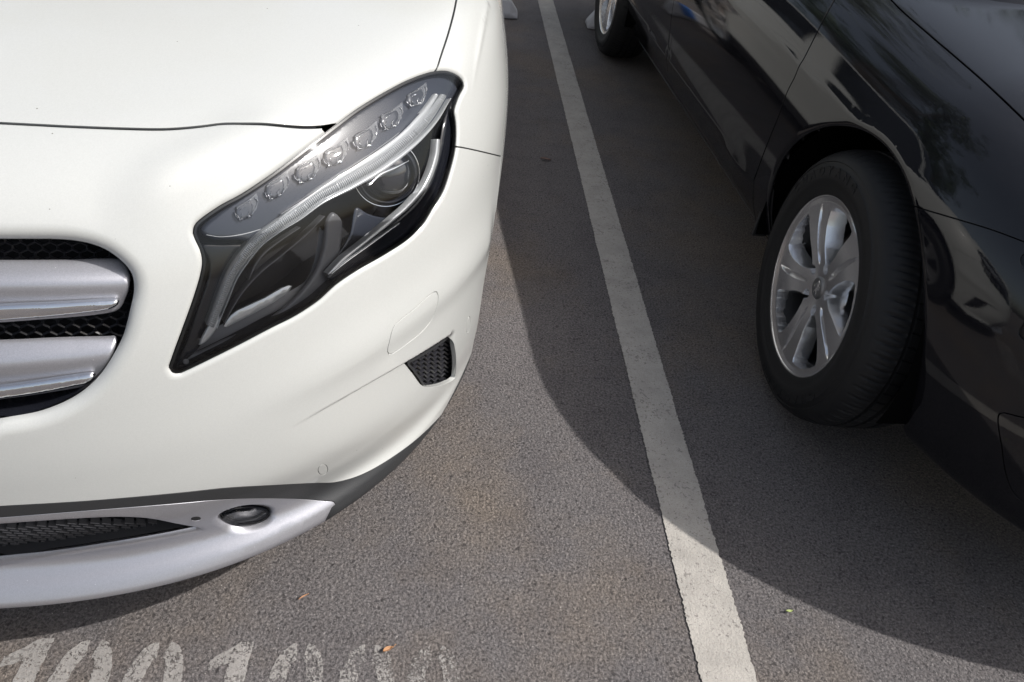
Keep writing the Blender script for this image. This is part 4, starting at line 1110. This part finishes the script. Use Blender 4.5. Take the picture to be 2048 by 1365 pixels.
# ------------------------------------------------------------------ black car
BYAW = .036; HUB = (.885, 1.383)
BR = [(.165, .17, .62, .72, 2.6), (.185, .19, .56, .775, 2.6), (.22, .23, .515, .820, 2.6), (.30, .32, .485, .862, 2.5), (.38, .42, .475, .888, 2.5), (.46, .50, .478, .902, 2.45), (.54, .585, .49, .908, 2.4),
      (.61, .66, .515, .900, 2.35), (.665, .725, .56, .880, 2.3), (.715, .785, .63, .846, 2.25), (.77, .835, .75, .79, 2.2), (.82, .875, .92, .69, 2.2), (.87, .91, 1.16, .50, 2.2), (.90, .93, 1.40, .32, 2.2), (.92, .94, 1.62, .12, 2.2)]
BB = Body(HUB[0] + .89, 1.36, 4.35, 5.15, BR, -1, rot=BYAW, piv=HUB, rise=.065)
black = empty('black_car', (1.75, 2.9, 0))
props(black, 'glossy black sedan with five-spoke silver wheels across the white line on the right', 'car')
def bloc(x, y, z=0.0):
    px, py = x - HUB[0], y - HUB[1]; return np.array([HUB[0] + BB.c * px - BB.s_ * py, HUB[1] + BB.s_ * px + BB.c * py, z])
def b_uvp(px, closed=False, step=8): return uvp(px, closed, BB, step)
b_hood = b_uvp([(2090,282),(2048,240),(1969,165),(1914,117),(1859,70),(1804,22),(1782,0)])
b_hood = np.vstack([b_hood[0] + unit(b_hood[0] - b_hood[4]) * np.linspace(.35, .02, 12)[:, None], b_hood, b_hood[-1] + unit(b_hood[-1] - b_hood[-5]) * np.linspace(.02, .36, 14)[:, None]])
b_hood = np.vstack([[(-.002, b_hood[0, 1] - .05)], [(b_hood[0, 0] * .5, b_hood[0, 1] - .035)], b_hood])
b_bg = b_uvp([(1815,408),(1840,417),(1867,425),(1926,442.5),(1985,460.5),(2048,484)])
e0 = side_uv(BB, [(HUB[1] - .30, .54)])[0]; b_bg = np.vstack([e0 + (b_bg[0] - e0) * np.linspace(0, .9, 6)[:, None], b_bg, b_bg[-1] + unit(b_bg[-1] - b_bg[-4]) * np.linspace(.02, .40, 10)[:, None]])
b_bg[:, 0] = np.maximum(b_bg[:, 0], -.002)
b_d1 = b_uvp([(1669,0),(1647,40),(1621,91.6),(1588,157.5),(1574,185),(1560,225),(1530,300),(1508,360)])
sill0 = side_uv(BB, np.stack([np.linspace(1.70, 3.80, 50), np.full(50, .235)], -1))
b_d1 = np.vstack([[(b_d1[0, 0] + .05, BB.vt[-1] + .003)], b_d1[0] + unit(b_d1[0] - b_d1[4]) * np.linspace(.3, .02, 8)[:, None], b_d1])
k_ = b_d1[:, 1] > sill0[0, 1] ; b_d1 = b_d1[k_]; b_d1 = np.vstack([b_d1, [(b_d1[-1, 0] + .004, sill0[0, 1] - .003)]])
b_d2 = vgap(BB, 2.92); b_d2[:, 1] = np.maximum(b_d2[:, 1], sill0[0, 1] - .003)
b_arF, b_arR = arch_poly(BB, HUB[1], .335, .378), arch_poly(BB, HUB[1] + 2.73, .335, .378)
BB.disp.append(roll(b_arF, .016, .45)); BB.disp.append(roll(b_arR, .016, .45))
def flare(q):
    out = 0
    for a in (b_arF, b_arR):
        d, _, _ = pdist(q, a[1:-1]); out = out + .004 * np.exp(-((d - .02) / .03) ** 2)
    return out

# feature line along the flank and a shoulder under the glass
fl = side_uv(BB, np.stack([np.linspace(1.85, 4.0, 40), np.linspace(.36, .40, 40)], -1))
def flank(q):
    d, sd, pr = pdist(q, fl); ab = q[:, 1] - np.interp(q[:, 0], fl[:, 0], fl[:, 1]); w = sstep(pr / .1)
    return w * np.where(ab < 0, .010 * sstep((ab + .10) / .02) * np.exp(ab / .08), .010 * np.exp(-ab / .022))
BB.disp.append(flank)
shl = side_uv(BB, np.stack([np.linspace(.98, 4.2, 60), np.linspace(.700, .775, 60)], -1))
def shoulderb(q):
    d, sd, pr = pdist(q, shl); return .003 * np.exp(-(d / .014) ** 2) * sstep(pr / .3)
BB.disp.append(shoulderb)
BHL = [(2041,513),(2052,560),(2060,600),(2050,640),(2036,668),(2060,690),(2110,700),(2180,640),(2200,560),(2120,500)]
u_bhl = b_uvp(BHL, True); BFG = [(1999,828),(2030,832),(2080,850),(2120,920),(2110,1000),(2060,1010),(2030,990),(2012,950),(2004,900)]
u_bfg = b_uvp(BFG, True)
bl_hole = [b_arF, b_arR] + ([u_bhl] if len(u_bhl) > 12 else [])
bgaps = [(b_hood, .0075), (b_bg, .003), (b_d1, .005), (b_d2, .005), (sill0, .004)]
if len(u_bfg) > 12: bgaps.append((np.vstack([u_bfg, u_bfg[:2]]), .003))
BUM = float(np.interp(3.0, BB.ss, BB.us)) - .001; BVM = float(BB.vt[-1]) - .001
v, comps, T, root = panels(BB, bl_hole, bgaps, BVM, BUM, h=.016, fine_u=2.4)
seeds = {'bonnet': (2030, 60), 'front_wing': (1950, 300), 'front_bumper': (1950, 700), 'front_door': (1450, 150)}
got = {k_: seed_comp(v, T, root, BB.px_uv([p_])[0]) for k_, p_ in seeds.items()}
print('BLACK', {k_: (g, len(comps.get(g, []))) for k_, g in got.items()}, sorted([len(c) for c in comps.values()])[-9:])
inv = {}
for k_, g in got.items(): inv.setdefault(g, k_)
bparts = {}
for g, c in comps.items():
    if len(c) < 40: continue
    nm = inv.get(g, 'body_panel'); s0, t0 = BB.st(v[np.unique(c)])
    if nm == 'body_panel': print('rest', len(c), s0.min().round(2), s0.max().round(2), t0.min().round(1), t0.max().round(1))
    if nm == 'body_panel' and t0.max() < 4: nm = 'sill'
    V_, N_, F_ = comp_mesh(BB, v, c, mirror=nm in ('bonnet', 'front_bumper'))
    bparts[nm] = meshobj(nm, V_, F_, M_BLACK, black, N_)
    if nm not in ('bonnet', 'front_bumper'):
        V2 = B_mirror(BB, V_); meshobj(nm, V2, [f[::-1] for f in F_], M_BLACK, black)
under(BB, 'gap_shade_sheet', .006, black, .0, BUM, .02, BVM, excl=[b_arF, b_arR] + bl_hole[2:])  # black sheet under the skin stands for shade in the gaps
if len(u_bhl) > 12:
    bh = patch(BB, 'headlight', BHL, M_DARK, black, depth=.06, thick=.003, step=14)
    patch(BB, 'lens', BHL, M_LENS, bh, depth=.003, thick=.003, step=12)
    bar(BB, 'reflector', [(2052,530),(2070,590),(2062,640),(2050,660)], [3, 9, 9, 4], M_CHROME, bh, .03, .006)
    bh2 = mirror_part(bh, black, BB)
    for ch in list(bh.children): mirror_part(ch, bh2, BB)
bgr = np.array([(-.001, .46), (.16, .46), (.27, .475), (.30, .50), (.285, .53), (.24, .545), (.12, .55), (-.001, .55)])
gb = patch_uv(BB, 'radiator_grille', bgr, -.0025, M_GLOSSB, black)
for k_ in range(4):
    v0 = .472 + k_ * .019; patch_uv(BB, 'grille_bar', np.array([(-.001, v0), (.26, v0 + .008), (.26, v0 + .013), (-.001, v0 + .006)]), -.006, M_CHROME, gb)
# wheel housings: dark liner barrels behind the arches
def liner(B, hy, hz, R, xin, xout, parent):
    bm = bmesh.new(); n = 40; rows = []
    for x in (xout, xin):
        rows.append([bm.verts.new(tuple(place(B, x, hy + R * math.cos(a), hz + R * math.sin(a)))) for a in np.linspace(math.radians(-12), math.radians(192), n)])
    for k in range(n - 1): bm.faces.new((rows[0][k], rows[0][k+1], rows[1][k+1], rows[1][k]))
    bm.faces.new(rows[1]); return bmobj('wheel_housing', bm, M_LINER, parent, smooth=False)
def place(B, x, y, z):
    px, py = x - B.piv[0], y - B.piv[1]; return np.array([B.piv[0] + B.c * px - B.s_ * py, B.piv[1] + B.s_ * px + B.c * py, z])
WB.piv = (0, 0)
for sgn in (1, -1):
    for yy in (HUBY, HUBY + 2.699): liner(WB, yy, .345, .38, -.80 + sgn * .55, -.80 + sgn * .845, white)
    for yy in (HUB[1], HUB[1] + 2.73): liner(BB, yy, .335, .386, BB.xc - sgn * .56, BB.xc - sgn * .870, black)
STEER = -.091
wdir = lambda a: np.array([math.cos(a), math.sin(a), 0])
wheel(black, (.885, 1.383, .335), -wdir(BYAW + STEER), 1)
wheel(black, tuple(bloc(.885, HUB[1] + 2.73, .335)), -wdir(BYAW), 1)
far_x = 2 * BB.xc - .885
wheel(black, tuple(bloc(far_x, HUB[1], .335)), wdir(BYAW + STEER), 1); wheel(black, tuple(bloc(far_x, HUB[1] + 2.73, .335)), wdir(BYAW), 1)
def dbox(name, pts, r, mat, parent):   # underbody
    bm = bmesh.new(); lo = [bm.verts.new(tuple(p)) for p in pts]; hi = [bm.verts.new((p[0], p[1], p[2] + r)) for p in pts]
    bm.faces.new(lo[::-1]); bm.faces.new(hi)
    for k in range(len(pts)): j = (k + 1) % len(pts); bm.faces.new((lo[k], lo[j], hi[j], hi[k]))
    return bmobj(name, bm, mat, parent)
dbox('underbody', [place(BB, BB.xc + sx * .62, y, .20) for sx, y in ((-1, .75), (1, .75), (1, 5.0), (-1, 5.0))], .25, M_DARK, black)
dbox('underbody', [place(WB, -.80 + sx * .60, y, .215) for sx, y in ((-1, .85), (1, .85), (1, 4.85), (-1, 4.85))], .25, M_DARK, white)
mf = [place(BB, x, y, .22) for x, y in ((BB.xc - .85, 1.81), (BB.xc - .70, 1.81), (BB.xc - .70, 1.82), (BB.xc - .85, 1.82))]
dbox('mud_flap', mf, .16, M_CLAD, black)
# greenhouse: glass with painted pillars and roof
def greenhouse(B, parent, mat, base, roof):
    """base/roof = (z, y0, y1, half width); glass band between belt and roof"""
    n = 96; a = np.linspace(0, 2 * np.pi, n, endpoint=False)
    def loop(z, y0, y1, w, e=3.4):
        c, s = np.cos(a), np.sin(a); x = w * np.sign(s) * np.abs(s) ** (2 / e); y = (y0 + y1) / 2 - (y1 - y0) / 2 * np.sign(c) * np.abs(c) ** (2 / e)
        return np.array([place(B, B.xc + xx, yy, z) for xx, yy in zip(x, y)])
    def lerp(k): return loop(*[base[i] + (roof[i] - base[i]) * k for i in range(4)])
    rows = [lerp(k) for k in (-.12, 0, .06, .9, 1.0)]; rows.append(loop(roof[0] + .035, roof[1] + .25, roof[2] - .25, roof[3] - .14)); rows.append(loop(roof[0] + .05, roof[1] + .6, roof[2] - .6, roof[3] - .4))
    V = np.vstack(rows); FG, FB = [], []
    for i in range(len(rows) - 1):
        for j in range(n):
            k = (j + 1) % n; q = [i * n + j, i * n + k, (i + 1) * n + k, (i + 1) * n + j]
            am = math.degrees((a[j] + math.pi / n)) % 360; f = min(am, 360 - am)
            glass = i == 2 and not (40 < f < 46 or 86 < f < 90 or 132 < f < 139)
            (FG if glass else FB).append(q)
    FB.append([(len(rows) - 1) * n + j for j in range(n)])
    meshobj('roof', V, FB, mat, parent); meshobj('windows', V, FG, M_WGLASS, parent)
greenhouse(WB, white, M_WHITE, (.985, 1.45, 4.85, .79), (1.44, 2.35, 4.55, .60))
greenhouse(BB, black, M_BLACK, (.955, 1.60, 4.75, .80), (1.43, 2.50, 4.15, .60))
# ------------------------------------------------------------------ wheel stops, kerb, leaves, trees
def wheel_stop(x0, x1, y, label):
    root = empty('wheel_stop', ((x0 + x1) / 2, y, 0)); props(root, label, 'wheel stop', 'pale wheel stops at the back of the bays')
    bm = bmesh.new(); sec = [(-.075, .004), (-.075, .03), (-.035, .10), (.035, .10), (.075, .03), (.075, .004)]
    L = []
    for x, k in ((x0, 0), (x0 + .05, 1), (x1 - .05, 1), (x1, 0)):
        L.append([bm.verts.new((x, y + a * (1 if k else .85), max(.004, b * (1 if k else .35)))) for a, b in sec])
    for A, Bq in zip(L[:-1], L[1:]):
        for i in range(6): j = (i + 1) % 6; bm.faces.new((A[i], A[j], Bq[j], Bq[i]))
    bm.faces.new(L[0][::-1]); bm.faces.new(L[-1])
    bmesh.ops.recalc_face_normals(bm, faces=bm.faces); bmobj('stop_body', bm, M_STOP, root, bevel=.006)
    for xc in (x0 + .19, x1 - .19):
        bm = bmesh.new(); A = [[bm.verts.new((xx, y + a * 1.03, b + .003)) for a, b in sec[1:5]] for xx in (xc - .06, xc + .06)]
        for i in range(3): bm.faces.new((A[0][i], A[0][i+1], A[1][i+1], A[1][i]))
        bmesh.ops.recalc_face_normals(bm, faces=bm.faces); bmobj('blue_band', bm, M_BLUE, root)
wheel_stop(-.30, .345, 4.66, 'pale wheel stop with blue bands behind the white SUV, left of the painted line')
wheel_stop(-1.90, -1.25, 4.66, 'pale wheel stop with blue bands at the far rear wheel of the white SUV')
wheel_stop(.775, 1.42, 4.62, 'pale wheel stop with blue bands behind the rear wheel of the black sedan')
def stone_row(name, x0, x1, y0, y1, h, mat, n):
    bm = bmesh.new(); w = (x1 - x0) / n
    for k in range(n):
        r = bmesh.ops.create_cube(bm, size=1); 
        for q in r['verts']: q.co = Vector((x0 + w * (k + .5) + q.co.x * (w - .008), (y0 + y1) / 2 + q.co.y * (y1 - y0), h / 2 + q.co.z * h))
    bmesh.ops.bevel(bm, geom=bm.edges[:], offset=.008, segments=2, affect='EDGES'); return props(bmobj(name, bm, mat), kind='structure')
stone_row('kerb', -12, 14, 5.62, 5.74, .12, M_CONC, 26)
bm = bmesh.new(); vs = [bm.verts.new(q) for q in ((-12, 5.742, .10), (14, 5.742, .10), (14, 7.1, .10), (-12, 7.1, .10))]; bm.faces.new(vs); props(bmobj('pavement', bm, M_PAVE), kind='structure')
stone_row('kerb', -12, 14, 7.102, 7.22, .125, M_CONC, 26)

def leaf(name, pos, L, Wd, ang, col, label, curl=.3, stem=True, bend=0, rough=.6):
    m = simple(name + '_surface', col, rough, bump=(300, .3, .0005)); n, w = 12, 5; V, F = [], []
    for i in range(n + 1):
        u = i / n; hw = Wd / 2 * math.sin(math.pi * min(1, u * 1.02)) ** .75 * (1 - .25 * u)
        for j in range(-w, w + 1):
            t = j / w; V.append(((u - .5) * L, t * hw + bend * (u - .5) ** 2 * L, .002 + curl * Wd * t * t * .5 + curl * L * .12 * math.sin(u * 3 + 1) - .0006 * (abs(t) < .1)))
    for i in range(n):
        for j in range(2 * w): a = i * (2 * w + 1) + j; F.append([a, a + 1, a + 2 * w + 2, a + 2 * w + 1])
    c, s = math.cos(ang), math.sin(ang)
    V = [(x * c - y * s + pos[0], x * s + y * c + pos[1], z + .0035) for x, y, z in V]
    root = empty('fallen_leaf', (pos[0], pos[1], 0)); props(root, label, 'leaf')
    o = meshobj('blade', V, F, m, root); sm = o.modifiers.new('t', 'SOLIDIFY'); sm.thickness = .0004
    if stem:
        p0 = np.array([L * .48, 0, .004]); p1 = np.array([L * .85, L * .10, .006]); bm = bmesh.new(); rr = []
        for p in (p0, (p0 + p1) / 2 + [0, 0, .002], p1):
            x, y = p[0] * c - p[1] * s + pos[0], p[0] * s + p[1] * c + pos[1]
            rr.append([bm.verts.new((x + .0007 * math.cos(q) * -s, y + .0007 * math.cos(q) * c, p[2] + .0007 * math.sin(q))) for q in (0, 1.57, 3.14, 4.71)])
        for A, Bq in zip(rr[:-1], rr[1:]):
            for i in range(4): j = (i + 1) % 4; bm.faces.new((A[i], A[j], Bq[j], Bq[i]))
        bmobj('stem', bm, m, root)
    return root
def wp(x, y): return wpx(x, y, 0)
leaf('leaf_brown', wp(1091, 322), .045, .017, .0, (.16, .10, .08), 'dry brown leaf in the shade left of the painted line', curl=.5, stem=False)
leaf('leaf_orange', wp(776, 1303), .020, .010, .55, (.36, .19, .09), 'small orange leaf scrap with a long stem above the worn painted digits', curl=.8)
leaf('leaf_sliver', wp(608, 1197), .022, .0035, .75, (.36, .19, .10), 'thin orange leaf sliver on sunlit asphalt below the silver skid plate', curl=.8, stem=False)
leaf('leaf_green', wp(1577, 1227), .017, .006, .15, (.36, .42, .16), 'tiny yellow-green leaf on sunlit asphalt at the shadow edge', curl=.9, stem=False, bend=.5)

M_BARK = simple('bark', (.10, .08, .06), .9, bump=(30, .8, .02))
def leafmat():
    m, t, b = newmat('foliage'); tc = node(t, 'ShaderNodeTexCoord'); n = node(t, 'ShaderNodeTexNoise', Scale=3.0, Detail=3); t.links.new(tc.outputs['Object'], n.inputs['Vector'])
    t.links.new(ramp(t, n.outputs[0], [(.3, (.03, .06, .02)), (.7, (.07, .12, .035))]), b.inputs['Base Color']); b.inputs['Roughness'].default_value = .6; return m
M_LEAF = leafmat()
def tree(x, y, h, rad, label):
    r = random.Random(int(x * 31 + y)); root = empty('tree', (x, y, 0)); props(root, label, 'tree', 'trees behind the parking bays')
    bm = bmesh.new()
    def limb(a, b, ra, rb):
        a, b = Vector(a), Vector(b); d = (b - a).normalized(); u = d.orthogonal().normalized(); w = d.cross(u); R_ = []
        for p, q in ((a, ra), (b, rb)): R_.append([bm.verts.new(p + (u * math.cos(k * math.pi / 4) + w * math.sin(k * math.pi / 4)) * q) for k in range(8)])
        for k in range(8): j = (k + 1) % 8; bm.faces.new((R_[0][k], R_[0][j], R_[1][j], R_[1][k]))
    th = h * .35; limb((x, y, 0), (x + .1, y, th), .17, .12); tips = []
    for k in range(11):
        a = k * 2.4 + r.random(); e = rad * (.5 + .4 * r.random()); p = (x + e * math.cos(a), y + e * math.sin(a), th + (h - th) * (.25 + .6 * r.random())); limb((x + .1, y, th * (.85 + .15 * r.random())), p, .07, .02); tips.append(p)
    bmobj('trunk', bm, M_BARK, root, smooth=True)
    V, F = [], []
    for p in tips + [(x, y, h * .8), (x, y, h * .6)]:
        for _ in range(16):
            c = Vector(p) + Vector((r.gauss(0, rad * .28), r.gauss(0, rad * .28), r.gauss(0, rad * .22)))
            for _ in range(42):
                q = c + Vector((r.gauss(0, .26), r.gauss(0, .26), r.gauss(0, .2))); d = Vector((r.gauss(0, 1), r.gauss(0, 1), r.gauss(0, .6))).normalized(); u = d.orthogonal().normalized() * .045; s_ = .11; o = len(V)
                V += [q - d * s_, q + u, q + d * s_, q - u]; F.append([o, o + 1, o + 2, o + 3])
    meshobj('crown', V, F, M_LEAF, root, smooth=False)
TREES = [(-4.6, 8.8, 10.5, 2.6), (.6, 9.8, 8.6, 2.2), (4.8, 10.5, 6.6, 2.0), (9.5, 12, 7.5, 2.3), (-10.5, 9.3, 9, 2.8)]
for (x, y, h, r_), lb in zip(TREES, ('tall broadleaf tree behind the white SUV', 'tall broadleaf tree beyond the gap between the two cars', 'broadleaf tree behind the black sedan', 'low broadleaf tree at the far right end of the paving', 'broadleaf tree at the far left end of the paving')): tree(x, y, h, r_, lb)
